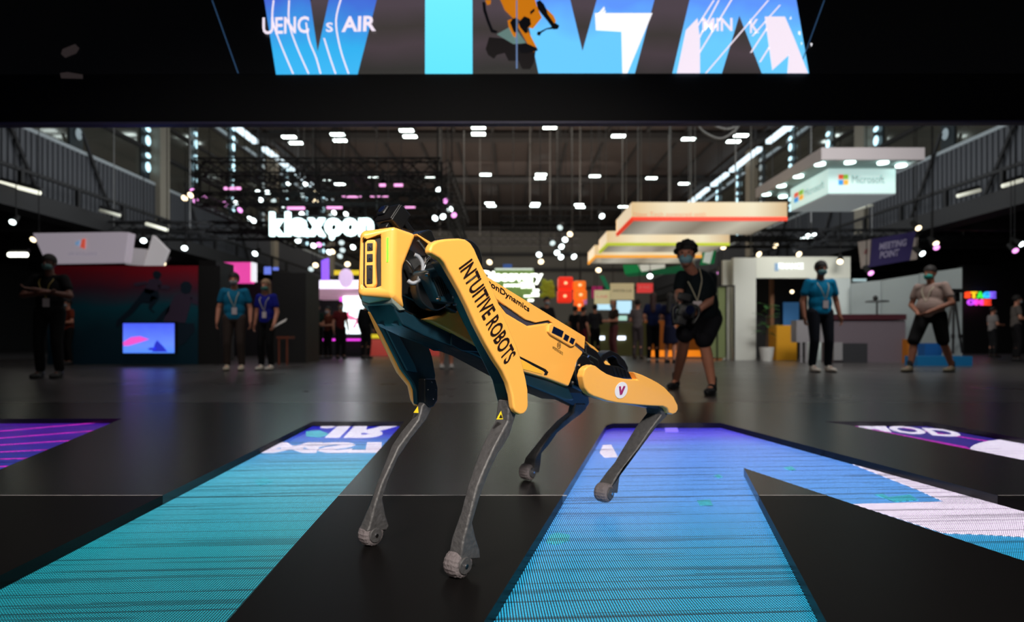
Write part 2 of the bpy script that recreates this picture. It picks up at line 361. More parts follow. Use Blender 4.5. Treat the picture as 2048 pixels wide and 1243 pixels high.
vis = [(0, (110, 215, 250)), (.5, (80, 190, 245)), (.85, (70, 130, 230)), (1, (60, 80, 210))]
MS = ramp_mat('reflected_cyan', 'Z', 2.66, 3.45, [(0, (62, 178, 235)), (.45, (50, 168, 228)), (1, (66, 100, 205))], 1.15, noise=.3, nscale=3)
MS2 = ramp_mat('reflected_pale_cyan', 'Z', 2.66, 3.45, [(0, (92, 215, 245)), (1, (110, 225, 250))], 1.2)
MS3 = ramp_mat('reflected_sky_blue', 'Z', 2.66, 3.45, [(0, (96, 190, 240)), (.6, (100, 190, 245)), (1, (88, 140, 235))], 1.2, noise=.3, nscale=3)
MW = mat('reflected_white', (248, 246, 250), emit=1.1); MWp = mat('reflected_pinkwhite', (246, 232, 245), emit=1)
pquad('letter', MS, [(552, 148.5), (462, -420), (560, -420), (635, 104), (748, -420), (860, -420), (715, 148)], .012, .005, mirr)
pquad('letter', MS2, [(850, 147), (851, -420), (944, -420), (945, 147)], .012, .005, mirr)
pquad('letter', MS3, [(1077, 146), (960, -420), (1040, -420), (1165, 102), (1310, -420), (1420, -420), (1270, 146)], .012, .005, mirr)
pquad('letter', MS3, [(1345, 146), (1478, -420), (1520, -420), (1618, 146), (1524, 146), (1479, 30), (1444, 146)], .012, .005, mirr)
pquad('white_block', MW, [(1192, 60), (1190, 26), (1305, 26), (1255, 146), (1245, 146), (1243, 63)], .018, .004, mirr)
for a in ([(1192, 32), (1208, 13), (1210, 17), (1196, 35)], [(1198, 35), (1209, 20), (1212, 22), (1202, 36)]): pquad('white_tick', MW, a, .018, .004, mirr)
pquad('white_block', MWp, [(1354, 146), (1372, 60), (1395, 36), (1400, 80), (1400, 146)], .018, .004, mirr)
pquad('white_block', MWp, [(1530, 33), (1570, 33), (1590, 80), (1616, 146), (1575, 146), (1578, 110), (1545, 140)], .018, .004, mirr)
for a in ([(1582, 32), (1583, 38), (1579, 38)], [(1597, 62), (1601, 63), (1601, 70), (1597, 68)], [(1621, 86), (1625, 87), (1623, 93)], [(1602, 84), (1605, 86), (1603, 90)]): pquad('white_tick', MW, a, .018, .003, mirr)
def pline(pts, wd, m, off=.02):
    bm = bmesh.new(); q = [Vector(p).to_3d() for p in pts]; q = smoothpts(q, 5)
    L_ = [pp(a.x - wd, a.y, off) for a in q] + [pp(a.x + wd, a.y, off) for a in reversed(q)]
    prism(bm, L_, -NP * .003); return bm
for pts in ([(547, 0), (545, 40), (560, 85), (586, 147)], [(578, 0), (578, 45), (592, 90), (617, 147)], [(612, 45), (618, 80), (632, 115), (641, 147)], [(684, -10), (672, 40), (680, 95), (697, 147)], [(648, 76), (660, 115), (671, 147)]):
    obj('curved_line', pline(pts, 1.6, MWp), MWp, mirr, smooth=False)
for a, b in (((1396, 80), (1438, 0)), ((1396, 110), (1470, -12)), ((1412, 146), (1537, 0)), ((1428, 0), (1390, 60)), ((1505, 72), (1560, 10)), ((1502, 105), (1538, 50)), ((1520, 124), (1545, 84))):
    obj('slanted_line', pline([a, b], 1.8, MWp, .014), MWp, mirr, smooth=False)
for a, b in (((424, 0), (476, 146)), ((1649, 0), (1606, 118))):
    obj('edge_line', pline([a, b], 1.0, None, .014), mat('edge_blue', (60, 95, 135), emit=.5), mirr, smooth=False)
text_on('lettering', 'UENC', pp(525, 69, .02), pp(618, 66, .02), pp(525, 35, .02), MWp, mirr, bold=.02)
text_on('lettering', 'S', pp(652, 64, .02), pp(666, 64, .02), pp(652, 45, .02), MWp, mirr, bold=.02)
text_on('lettering', 'AIR', pp(683, 64, .02), pp(752, 62, .02), pp(684, 33, .02), MWp, mirr, bold=.03)
text_on('lettering', 'MIN', pp(1405, 62, .021), pp(1465, 62, .021), pp(1405, 36, .021), MWp, mirr, bold=.02)
text_on('lettering', 'K', pp(1500, 66, .021), pp(1518, 66, .021), pp(1500, 38, .021), MWp, mirr, bold=.02)
# robot's reflection in the mirror, painted as flat emissive shapes
MRy = mat('reflected_orange', (225, 130, 20), emit=.75); MRk = mat('reflected_black', (20, 20, 24), .5, emit=.5); MRs = mat('reflected_shadow', (34, 30, 30), .6, emit=.6); MRw = mat('reflected_glass', (150, 190, 180), emit=.35)
def z0(x, y): return (900 + x / 5.12, y / 5.12)
def rp(m, pts, off, nm='robot_reflection'): pquad(nm, m, [z0(*p) for p in pts], off, .003, mirr)
rp(MRs, [(400, 380), (520, 390), (760, 430), (880, 500), (860, 640), (820, 705), (740, 705), (700, 620), (600, 620), (560, 540), (480, 560), (450, 600), (390, 560), (365, 500)], .016)  # mirrored robot's cast shadow, painted as a dark shape
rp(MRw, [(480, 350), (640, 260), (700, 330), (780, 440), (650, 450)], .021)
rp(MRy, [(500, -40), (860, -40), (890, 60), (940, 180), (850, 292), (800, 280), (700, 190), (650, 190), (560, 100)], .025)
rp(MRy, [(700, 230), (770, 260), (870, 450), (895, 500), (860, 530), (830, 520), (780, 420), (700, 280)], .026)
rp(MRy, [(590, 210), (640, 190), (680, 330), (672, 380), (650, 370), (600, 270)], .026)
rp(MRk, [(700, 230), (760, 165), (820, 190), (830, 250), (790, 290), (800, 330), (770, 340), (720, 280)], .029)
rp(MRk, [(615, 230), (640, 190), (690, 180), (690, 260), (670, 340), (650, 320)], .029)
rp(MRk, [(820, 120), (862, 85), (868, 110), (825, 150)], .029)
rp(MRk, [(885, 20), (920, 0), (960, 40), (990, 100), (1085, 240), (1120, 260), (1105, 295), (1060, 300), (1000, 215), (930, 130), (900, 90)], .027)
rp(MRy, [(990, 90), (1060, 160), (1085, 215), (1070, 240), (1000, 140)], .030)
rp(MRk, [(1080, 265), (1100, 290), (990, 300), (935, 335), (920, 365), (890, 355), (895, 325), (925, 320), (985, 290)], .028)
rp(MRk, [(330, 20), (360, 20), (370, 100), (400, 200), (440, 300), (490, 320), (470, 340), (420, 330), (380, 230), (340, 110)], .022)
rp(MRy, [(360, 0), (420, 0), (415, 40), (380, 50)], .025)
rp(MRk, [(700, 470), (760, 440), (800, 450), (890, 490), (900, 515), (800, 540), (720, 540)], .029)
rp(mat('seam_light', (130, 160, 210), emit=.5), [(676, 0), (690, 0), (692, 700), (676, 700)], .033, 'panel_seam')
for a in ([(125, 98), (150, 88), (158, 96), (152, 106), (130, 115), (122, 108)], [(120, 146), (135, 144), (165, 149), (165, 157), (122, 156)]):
    pquad('shoe_reflection', mat('reflected_shoe', (58, 50, 50), emit=.5), a, .01, .004, mirr)

# ------------------------------------------------------------------ ROBOT
S = .9
yw, pt = math.radians(230), math.radians(18)
FW = Vector((math.cos(yw) * math.cos(pt), math.sin(yw) * math.cos(pt), math.sin(pt))); LT = Vector((-math.sin(yw), math.cos(yw), 0)); UP = FW.cross(LT)
BM = Matrix((FW, LT, UP)).transposed()
RA = P(788, 449, 1.37 * S) - S * (BM @ Vector((.44, .127, .08)))
CY = .0635   # body centre line
def bw(x, y, z): return RA + S * (BM @ Vector((x, y, z)))
def tb(p): return BM.transposed() @ ((p - RA) / S)
def oy(u, v, yb): return PL(u, v, bw(0, yb, 0), LT)      # a point on the robot's lengthwise plane at side offset yb
rob = thing('robot_dog', (RA.x, RA.y, 0), 'yellow and black four-legged robot with black lettering on its leg', 'robot')
def rext(name, m, px, yb, th, bevel=.004, seg=2, parent=rob, mirror=False, label=None, inset=None):
    """outline drawn on the plane yb, extruded towards the robot's centre line"""
    for sgn in ((1, -1) if mirror else (1,)):
        pts = []
        for u, v in px:
            q = tb(oy(u, v, yb)); pts.append(bw(q.x, CY + (q.y - CY) * sgn, q.z))
        bm, fa = prism(bmesh.new(), pts, -LT * th * S * sgn)
        if inset and sgn == 1: bmesh.ops.inset_region(bm, faces=[fa], thickness=inset[0], depth=-inset[1])
        o = obj(name, bm, m, parent, bevel=bevel, seg=seg, label=label)
        if sgn == 1: first = o
    return first
def rext2(name, m, px, p0, n, vec, bevel=.004, seg=2, parent=rob, inset=None, label=None):
    bm, fa = prism(bmesh.new(), [PL(u, v, p0, n) for u, v in px], vec)
    if inset:
        fa.normal_update()
        bmesh.ops.inset_region(bm, faces=[fa], thickness=inset[0], depth=-inset[1], use_boundary=True)
    return obj(name, bm, m, parent, bevel=bevel, seg=seg, label=label)
# nose shell
ct = bw(.44, .127, .08); rt = oy(721, 463, CY)
side_px = [(788, 449), (835, 468), (808, 535), (808, 592), (813, 618), (785, 592)]
def mir(p): q = tb(p); return bw(q.x, 2 * CY - q.y, q.z)
Ls = [oy(u, v, .127) for u, v in side_px]; Rs = [mir(p) for p in Ls]
rb = oy(716, 591, CY)
bm = bmesh.new(); L_ = [bm.verts.new(p) for p in Ls]; R_ = [bm.verts.new(p) for p in Rs]; vrt = bm.verts.new(rt); vrb = bm.verts.new(rb)
bm.faces.new(L_); bm.faces.new(list(reversed(R_)))
bm.faces.new((vrt, L_[0], L_[1], R_[1], R_[0])); bm.faces.new((vrt, vrb, L_[5], L_[0])); bm.faces.new((vrt, R_[0], R_[5], vrb))
bm.faces.new((vrb, R_[5], R_[4], L_[4], L_[5]))
for i in (1, 2, 3): bm.faces.new((L_[i], L_[i + 1], R_[i + 1], R_[i]))
# front face plane
nF = (Ls[0] - rt).cross(rb - rt).normalized(); 
if nF.y > 0: nF = -nF
slot = [(725, 477), (762, 467), (762, 571), (751, 575), (728, 575), (722, 568), (721, 485)]
bmesh.ops.recalc_face_normals(bm, faces=bm.faces)
nm = bpy.data.meshes.new('nose'); bm.to_mesh(nm); bm.free()
no = bpy.data.objects.new('nose', nm); C.objects.link(no)
cb, _ = prism(bmesh.new(), [PL(u, v, rt, nF) + nF * .02 for u, v in slot], -nF * .031); bmesh.ops.recalc_face_normals(cb, faces=cb.faces)
cm = bpy.data.meshes.new('cut'); cb.to_mesh(cm); cb.free(); cuto = bpy.data.objects.new('cut', cm); C.objects.link(cuto)
bv = no.modifiers.new('b', 'BEVEL'); bv.width = .011; bv.segments = 4; bv.limit_method = 'ANGLE'; bv.angle_limit = .3
bo = no.modifiers.new('x', 'BOOLEAN'); bo.object = cuto; bo.operation = 'DIFFERENCE'; bo.solver = 'EXACT'
nm2 = bpy.data.meshes.new_from_object(no.evaluated_get(bpy.context.evaluated_depsgraph_get()))
bpy.data.objects.remove(no); bpy.data.objects.remove(cuto)
nose = obj('nose_shell', nm2, M_yel, rob, smooth=True)
md = nose.modifiers.new('wn', 'WEIGHTED_NORMAL'); md.keep_sharp = True
def onf(name, m, px, lift, th, bevel=.0015, parent=nose):
    bm, _ = prism(bmesh.new(), [PL(u, v, rt + nF * 0, nF) + nF * lift for u, v in px], -nF * th); return obj(name, bm, m, parent, bevel=bevel)
onf('camera_bay', mat('camera_bay_mesh', (22, 20, 16), .7, noise=.5, nscale=300), [(724, 478), (761, 469), (761, 572), (728, 574), (723, 567)], -.0095, .004, 0)
pod = onf('camera_pod', M_yel, [(729, 485), (733, 479.5), (748, 478), (751.5, 484), (750, 510), (750, 530), (752, 568), (747, 575), (733, 575), (728.5, 568)], -.0005, .012, .003)
for px in ([(734, 486), (745.5, 485.5), (745.5, 501), (734, 502)], [(733.5, 507.5), (745.5, 507), (745.5, 523), (733.5, 524)], [(733, 530), (745.5, 529.5), (745, 567), (733, 568)]):
    onf('lens_window', M_rblk, px, .0010, .004, .0012)
for u, v, r in ((740, 494.5, 2.6), (740, 517.5, 3), (741, 537, 2.4), (738.5, 558, 2)):
    c = PL(u, v, rt, nF) + nF * .0018; x, y, _ = frame_of(nF); rr = r * .00105
    cone(b_ := bmesh.new(), c - nF * .003, c + nF * .0006, rr, rr * .9, 16); ln_ = obj('lens', b_, M_steel, nose, smooth=False)
    cone(b_ := bmesh.new(), c - nF * .002, c + nF * .001, rr * .7, rr * .6, 16); obj('lens_glass', b_, M_lens, nose, smooth=False)
onf('status_light', mat('status_green', (60, 160, 20), emit=1.6, ecol=(120, 255, 40)), [(773, 475), (777, 474), (776.5, 523), (773.5, 524)], .0012, .003, .0008)
# chin plate and belly
M_chin = M_yel
lid_px = [(834, 466.5), (1171, 673), (1169, 698), (1152, 684), (1098, 640), (1072, 645), (1052, 639), (1000, 603), (940, 552), (900, 517), (872, 499), (836, 472)]
rext('top_shell', M_yel, lid_px, .127, .127, .005, 3)
panel_px = [(849, 637), (885, 630), (908, 610), (925, 585), (950, 566), (998, 606), (1014, 626), (1056, 651), (1098, 645), (1168, 704), (1160, 716), (1138, 773), (1095, 757), (1050, 744), (1000, 722), (950, 690), (900, 662)]
rext('side_panel', M_yel, panel_px, .127, .03, .006, 3, mirror=True)
rext('side_vent', mat('vent_mesh', (52, 52, 66), .6, noise=.6, nscale=400), [(996, 601), (1052, 639), (1074, 645), (1100, 642), (1168, 698), (1168, 706), (1098, 647), (1056, 653), (1012, 627)], .121, .02, .001, mirror=True)
groove = rext('panel_groove', M_rblk, [(1038, 711), (1092, 738), (1097, 744), (1094, 750), (1088, 750), (1090, 744), (1040, 716)], .128, .004, .0006)
rext('panel_fold', mat('robot_yellow_shade', (236, 176, 60), .3), [(1041, 718), (1088, 742), (1084, 748), (1046, 738)], .1285, .004, .001)
rext('side_panel_crest', M_yel, [(1098, 650), (1105, 645), (1151, 671), (1155, 678), (1150, 691), (1143, 693), (1102, 669), (1097, 663)], .135, .012, .003, 3, label='rounded yellow sensor surround')
for px in ([(1108, 652), (1128, 662), (1124, 675), (1104, 665)], [(1131, 667), (1139.5, 672), (1135.5, 683), (1127, 678)], [(1143, 674), (1151, 678), (1146.5, 689), (1139, 684)]):
    rext('sensor_window', M_lens, px, .1365, .004, .0012)
# inner body: tub, hips
def bodybox(name, m, x0, x1, y0, y1, z0, z1, bevel=.006, parent=rob, label=None):
    y0 = CY + y0 * .5; y1 = CY + y1 * .5
    bm = bmesh.new(); c = bw((x0 + x1) / 2, (y0 + y1) / 2, (z0 + z1) / 2); box(bm, c, (abs(x1 - x0) * S, abs(y1 - y0) * S, abs(z1 - z0) * S), BM); return obj(name, bm, m, parent, bevel=bevel, label=label)
bodybox('chassis', M_rblk, .395, -.40, -.095, .095, -.06, .055)
bodybox('hip_bay', M_rblk, .34, .20, -.16, .16, -.05, .05)
bodybox('rear_frame', M_rblk, -.39, -.50, -.105, .105, -.085, .03, .012)
bodybox('rear_block', M_rblk, -.36, -.55, -.08, .08, -.01, .055, .015)
rext('belly_pan', M_teal, [(782, 604), (812, 621), (850, 640), (900, 660), (1000, 722), (1095, 757), (1138, 775), (1150, 800), (1130, 800), (1060, 772), (953, 712), (850, 672), (806, 650)], .115, .10, .006)
rext('belly_fin', M_teal, [(903, 655), (915, 640), (945, 655), (985, 690), (985, 706), (925, 702), (903, 690)], .12, .03, .003, mirror=True)
rext('belly_fin', M_teal, [(790, 646), (822, 650), (905, 684), (900, 694), (850, 676)], .10, .02, .002, mirror=True)
rext('bumper_plate', mat('robot_plate_grey', (120, 128, 120), .4), [(783, 594), (812, 619), (800, 621), (786, 606)], .122, .117, .002)
# hip actuator of the near front leg
rext('hip_actuator', M_teal, [(856, 540), (892, 531), (905, 560), (906, 578), (922, 588), (927, 604), (902, 607), (883, 604), (860, 556)], .20, .06, .006)
for k in range(7):
    a = (867 + k * 4.6, 556 - k * 2.2); b = (881 + k * 3.4, 592 - k * 1.1)
    rext('cooling_fin', M_rblk, [a, (a[0] + 2, a[1]), (b[0] + 2, b[1]), b], .204, .01, .0005)
for u, v in ((856, 549), (882, 541), (879, 598), (905, 594), (898, 609), (912, 608)):
    c = oy(u, v, .203); cone(b_ := bmesh.new(), c - LT * .006, c + LT * .002, .0036, .003, 10); obj('bolt', b_, M_steel, rob, smooth=False)
for pts, r, m in (([(829, 509, .155), (838, 514, .160), (845, 526, .165), (846, 541, .167), (843, 555, .165), (835, 563, .160), (825, 566, .153), (816, 561, .145)], .0045, mat('hose_grey', (120, 124, 132), .4)),
               ([(861, 512, .165), (852, 527, .170), (848, 545, .170), (850, 560, .165)], .0014, M_steel), ([(858, 512, .165), (848, 528, .165), (845, 548, .165), (846, 562, .160)], .0012, M_steel),
               ([(812, 520, .135), (822, 532, .145), (828, 548, .145), (820, 575, .135)], .003, M_blk), ([(835, 480, .135), (850, 500, .145), (862, 520, .155)], .004, M_blk)):
    obj('hose', tube(bmesh.new(), smoothpts([oy(*p) for p in pts], 4), r), m, rob, smooth=True)
def discpx(u, v, yb, r, th, name, m, bevel=.005):
    c = oy(u, v, yb); bm = bmesh.new(); cone(bm, c, c - LT * th * S, r * S, r * S, 32); return obj(name, bm, m, rob, bevel=bevel)
discpx(938, 520, .225, .050, .05, 'hip_cap', M_rblk)
discpx(872, 572, .165, .058, .03, 'hip_ring', M_rblk)
discpx(1198, 768, .15, .045, .05, 'hip_cap', M_rblk)
discpx(1168, 740, .13, .050, .04, 'hip_ring', M_rblk)
for u, v in ((1160, 730), (1164, 752), (1172, 768)):
    c = oy(u, v, .135); cone(b_ := bmesh.new(), c - LT * .006, c + LT * .003, .005, .004, 12); obj('bolt', b_, M_steel, rob, smooth=False)
tube(b_ := bmesh.new(), [oy(1166, 728, .12), oy(1178, 713, .12)], .006); obj('strut', b_, M_steel, rob, smooth=True)
# small mounts on the spine
rext('spine_mount', M_rblk, [(784, 447), (800, 438), (812, 436), (831, 462), (828, 466)], .05, .06, .003)
rext('spine_mount', M_rblk, [(838, 467), (858, 458), (864, 460), (876, 488), (872, 492)], .06, .08, .004)
# front near leg
cover = [(860, 505), (861, 494), (866, 486), (877, 480), (890, 477.5), (905, 476.5), (920, 476), (932, 478), (942, 485), (950, 497), (957, 514), (966, 533), (976, 552), (992, 590), (1008, 629), (1023, 664), (1036, 694), (1045, 725), (1053, 758), (1056.5, 778), (1057.5, 812), (1054, 822), (1048, 828), (1040, 829), (1032, 823), (1028, 813), (1025, 790), (1018, 765), (1006, 741), (992, 720), (972, 685), (953, 648), (937, 612), (921, 580), (908, 557), (896, 536), (889, 524), (880, 516), (870, 510.5)]
coverF = rext('leg_cover', M_yel, cover, .26, .02, .009, 4, label='yellow front leg cover with black lettering')
text_on('lettering', 'INTUITIVE ROBOTS', oy(916, 536, .26), oy(1009, 730, .26), oy(943, 516, .26), M_ink, coverF, lift=.0016, bold=.018)
link = [(866, 512), (884, 516), (900, 545), (925, 590), (955, 650), (994, 722), (1012, 752), (1012, 775), (1004, 775), (975, 735)]
rext('upper_leg', M_teal, [(885, 520), (915, 520), (945, 560), (1000, 680), (1030, 745), (1030, 775), (1014, 772), (985, 712), (955, 652), (925, 590)], .238, .045, .006, 3)
rext('knee_housing', M_rblk, [(1004, 738), (1034, 742), (1048, 780), (1050, 812), (1040, 824), (1028, 822), (1022, 812), (1016, 790), (1010, 765)], .236, .045, .006, 3)
c1 = [(1030, 829), (1018, 868), (1006, 890), (994, 907), (974, 949), (957, 996), (943, 1044), (950, 1074), (958, 1098), (959, 1116), (918, 1120), (923, 1081), (937, 1027), (950, 976), (964, 939), (984, 895), (1004, 858), (1013, 841), (1016, 800), (1034, 800)]
def lower(px, yb=None, p0=None, n=None, th=((0, .04),)):
    if yb is not None: p0 = bw(0, yb, 0); n = LT
    th = list(th)
    def tv(v):
        if v <= th[0][0]: return th[0][1]
        for (a, x), (b, y) in zip(th, th[1:]):
            if v <= b: return x + (y - x) * (v - a) / (b - a)
        return th[-1][1]
    bm = bmesh.new(); A_ = [PL(u, v, p0, n) for u, v in px]; B_ = [a - LT * tv(v) * S for a, (u, v) in zip(A_, px)]
    va = [bm.verts.new(q) for q in A_]; vb = [bm.verts.new(q) for q in B_]; fa = bm.faces.new(va); bm.faces.new(list(reversed(vb))); n_ = len(va)
    for i in range(n_): bm.faces.new((va[i], vb[i], vb[(i + 1) % n_], va[(i + 1) % n_]))
    fa.normal_update(); bmesh.ops.inset_region(bm, faces=[fa], thickness=.0024, depth=-.0045, use_boundary=True)
    return obj('lower_leg', bm, M_carbon, rob, bevel=.003, seg=2)
lower(c1, .236, th=((820, .034), (839, .037), (895, .034), (939, .028), (976, .025), (1040, .025), (1098, .036)))
def foot(u, v, yb=None, p0=None, n=None, r=.037, wd=.036, shift=0, ang=0):
    if yb is not None: p0 = bw(0, yb, 0); n = LT
    c = PL(u, v, p0, n) - LT * wd * S * .45; r *= S
    hx = Vector((FW.x, FW.y, 0)).normalized()
    bm = bmesh.new(); prof = [(-.5, .74), (-.42, .9), (-.25, .98), (0, 1), (.25, .98), (.42, .9), (.5, .74)]; rings = []; n_ = 36
    for t_, k in prof:
        rings.append([bm.verts.new(c + LT * t_ * wd * S + (hx * math.cos(a) + Vector((0, 0, 1)) * math.sin(a)) * r * k * (1.0 + (.022 if (i % 2) else -.012))) for i, a in [(i, 2 * math.pi * i / n_) for i in range(n_)]])
    for A_, B_ in zip(rings, rings[1:]):
        for i in range(n_): bm.faces.new((A_[i], A_[(i + 1) % n_], B_[(i + 1) % n_], B_[i]))
    bm.faces.new(rings[0]); bm.faces.new(list(reversed(rings[-1])))
    f = obj('foot', bm, M_rubber, rob, smooth=False)
    bm = bmesh.new(); cone(bm, c + LT * wd * S * .42, c + LT * wd * S * .60, r * .66, r * .6, 24); obj('ankle_cap', bm, M_carbon, f, bevel=.001)
    bm = bmesh.new(); cone(bm, c + LT * wd * S * .5, c + LT * wd * S * .68, r * .17, r * .15, 14); obj('bolt', bm, M_steel, f, smooth=False)
    return c, f
foot(928, 1130, .238, r=.0315, wd=.045)
def sticker(px, yb=None, p0=None, n=None):
    if yb is not None: p0 = bw(0, yb, 0); n = LT
    bm, _ = prism(bmesh.new(), [PL(u, v, p0, n) + LT * .002 for u, v in px], -LT * .001); return obj('warning_sticker', bm, mat('sticker_yellow', (235, 205, 30), .5), rob, smooth=False)
sticker([(992, 838), (1001, 821), (1005, 838)], .2375); bm, _ = prism(bmesh.new(), [oy(u, v, .2375) + LT * .003 for u, v in ((997, 835), (1000, 828), (1003, 835))], -LT * .001); obj('warning_sign', bm, M_ink, rob, smooth=False)
# front far leg: inner side is seen
rext2('leg_cover', M_yel, [(742, 622), (756, 655), (800, 745), (822, 772), (828, 800), (835, 812), (842, 815), (848, 805), (842, 770), (830, 745), (790, 650), (775, 612)], bw(0, -.142, 0), LT, -LT * .02 * S, .005, 3, label='yellow cover of the far front leg')
rext2('upper_leg', M_teal, [(744, 618), (760, 612), (808, 625), (845, 655), (865, 712), (872, 750), (868, 790), (850, 812), (834, 808), (832, 780), (826, 765), (806, 738), (770, 665)], bw(0, -.118, 0), LT, -LT * .018 * S, .004, 2)
rext2('leg_rib', mat('robot_teal_bright', (22, 66, 84), .3), [(762, 630), (782, 640), (831, 728), (836, 745), (815, 742), (775, 664)], bw(0, -.113, 0), LT, -LT * .008 * S, .003, 3)  # brighter teal, LED floor reflection put into the colour
rext2('knee_housing', M_rblk, [(850, 757), (872, 757), (876.5, 775), (876, 800), (868, 813), (858, 815), (850, 806)], bw(0, -.09, 0), LT, -LT * .04 * S, .004, 3)
for u, v in ((864, 764), (857, 779), (872, 779), (867, 798)):
    c = PL(u, v, bw(0, -.09, 0), LT); cone(b_ := bmesh.new(), c - LT * .003, c + LT * .001, .0028, .002, 8); obj('bolt', b_, M_steel, rob, smooth=False)
lower([(862, 816), (852, 838), (842, 851), (822, 876), (795, 916), (775, 963), (764, 996), (770, 1027), (777, 1051), (772, 1060), (732, 1062), (736, 1054), (748, 1007), (761, 966), (778, 929), (795, 892), (815, 865), (835, 838), (842, 812), (850, 800)], -.098, th=((828, .02), (851, .03), (895, .025), (936, .019), (976, .015), (1020, .015), (1050, .031)))
foot(750, 1069, -.096, r=.0315, wd=.042)
sticker([(826, 825), (835, 812), (836, 825)], -.096)
for px, yb in (([(935, 1066), (944, 1078), (951, 1098), (930, 1106), (930, 1084)], .2375), ([(753, 1016), (762, 1030), (766, 1046), (748, 1050), (747, 1036)], -.0965)):
    bm, _ = prism(bmesh.new(), [oy(u, v, yb) for u, v in px], -LT * .002); obj('fork_gap', bm, M_rblk, rob, smooth=False)
# rear near leg
hp, kp, fp = P(1185, 750, 1.88 * S), P(1330, 820, 2.13 * S), P(1213, 988, 2.03 * S)
nH = (kp - hp).cross(fp - hp).normalized()
hcov = [(1166, 752), (1170, 738), (1176, 732), (1184, 729), (1192, 731), (1203, 740), (1214, 747), (1230, 753), (1250, 757), (1276, 759), (1272, 750), (1268, 743), (1285, 749), (1302, 757), (1317, 765), (1330, 774), (1348, 793), (1356, 809), (1356.5, 818), (1353, 825), (1346, 828), (1340, 826), (1335, 816), (1326, 812), (1300, 811), (1274, 809), (1233, 805), (1215, 801), (1200, 796), (1188, 792), (1178, 786), (1170, 774)]
coverH = rext2('leg_cover', M_yel, hcov, hp, nH, -LT * .025 * S, .009, 4, label='yellow rear leg cover with a round white sticker')
rext2('upper_leg', M_teal, [(1185, 745), (1210, 752), (1310, 775), (1338, 800), (1336, 822), (1318, 818), (1210, 798), (1185, 790)], hp - LT * .024, nH, -LT * .045 * S, .005)
ce = PL(1242, 779.5, hp, nH); nn = nH if nH.y < 0 else -nH
def epts(u, v, a, b, rot, lift, n=28):
    o_ = []
    for i in range(n):
        t_ = 2 * math.pi * i / n; x = a * math.cos(t_); y = b * math.sin(t_)
        o_.append(PL(u + x * math.cos(rot) - y * math.sin(rot), v + x * math.sin(rot) + y * math.cos(rot), hp, nH) + nn * lift)
    return o_
bm, _ = prism(bmesh.new(), epts(1242, 779.5, 12, 17, .35, .0015), -nn * .001); stk = obj('round_sticker', bm, mat('sticker_white', (225, 225, 235), .4), coverH, smooth=False)
bm, _ = prism(bmesh.new(), [PL(u, v, hp, nH) + nn * .0025 for u, v in ((1237, 772), (1240.5, 771.5), (1241.5, 781), (1246.5, 771), (1250, 771.5), (1243, 788), (1239, 789))], -nn * .001)
obj('sticker_letter', bm, mat('sticker_magenta', (150, 30, 95), .4), stk, smooth=False)
lower([(1335, 822), (1332, 832), (1316, 847), (1290, 881), (1268, 907), (1246, 934), (1238, 953), (1236, 970), (1234, 985), (1213, 985), (1217, 975), (1234, 946), (1249, 927), (1273, 895), (1299, 857), (1321, 828), (1318, 812), (1332, 810)], p0=hp - LT * .022, n=nH, th=((844, .055), (876, .056), (905, .046), (934, .038), (960, .044), (980, .05)))
foot(1219, 986, p0=fp, n=nH, r=.032, wd=.05)
# rear far leg
hr, kr, fr = P(1040, 700, 2.10 * S), P(1155, 800, 2.42 * S), P(1060, 946, 2.34 * S)
nR = (kr - hr).cross(fr - hr).normalized()
rext2('upper_leg', M_teal, [(1080, 758), (1120, 770), (1160, 782), (1178, 793), (1180, 806), (1172, 816), (1150, 812), (1125, 800), (1090, 780)], hr, nR, -LT * .04 * S, .005)
rext2('leg_cover', M_yel, [(1200, 722), (1211, 719), (1222, 730), (1212, 733)], P(1210, 725, 2.0), Vector((0, 1, 0)), (0, .02, 0), .003)
lower([(1172, 816), (1160, 828), (1142, 841), (1113, 865), (1097, 888), (1082, 905), (1080, 929), (1077, 944), (1066, 944), (1068, 917), (1082, 893), (1101, 866), (1124, 842), (1146, 824), (1150, 806), (1170, 806)], p0=hr, n=nR, th=((857, .026), (886, .024), (910, .034), (929, .058)))
foot(1064, 944, p0=fr, n=nR, r=.032, wd=.05)
# writing on the body
text_on('lettering', 'BostonDynamics', oy(950, 556.5, .127), oy(1057.5, 627, .127), oy(951.5, 541, .127), M_ink, rob, lift=.0012, bold=.02)
text_on('lettering', 'INTUITIVE ROBOTS', oy(1104.5, 697, .127), oy(1125, 710, .127), oy(1105, 691, .127), M_ink, rob, lift=.0012)
text_on('lettering', 'IR', oy(1115, 693, .127), oy(1120, 695.5, .127), oy(1115.5, 686, .127), M_ink, rob, lift=.0012)
bm = bmesh.new(); c = oy(1118, 690.5, .128)
tube(bm, [c + (FW * math.cos(a) + UP * math.sin(a)) * .0085 for a in [i * math.pi / 12 for i in range(25)]], .0006, 6); obj('emblem_ring', bm, M_ink, rob, smooth=False)
# carrying handle and black rear fairing
rext('handle', M_blk, [(1188, 741), (1196, 722), (1207, 708), (1222, 700), (1237, 707), (1250, 720), (1257, 734), (1256, 744), (1246, 735), (1238, 729), (1233, 716), (1226, 712), (1216, 716), (1207, 724), (1203, 736)], .06, .045, .004, 3, label='black arched carrying handle')
rext('rear_fairing', M_blk, [(1172, 686), (1195, 701), (1212, 728), (1240, 732), (1262, 744), (1276, 757), (1240, 758), (1200, 748), (1175, 740)], .07, .13, .006)
for k in range(4):
    u = 1226 + k * 8; rext('rear_slat', M_rblk, [(u, 733 + k * 2), (u + 3, 733 + k * 2), (u + 9, 750 + k * 2), (u + 6, 750 + k * 2)], .076, .01, .001)
rext('tail_strip', M_yel, [(1171, 681), (1188, 693), (1203, 707), (1200, 709), (1186, 700)], -.06, .01, .001)
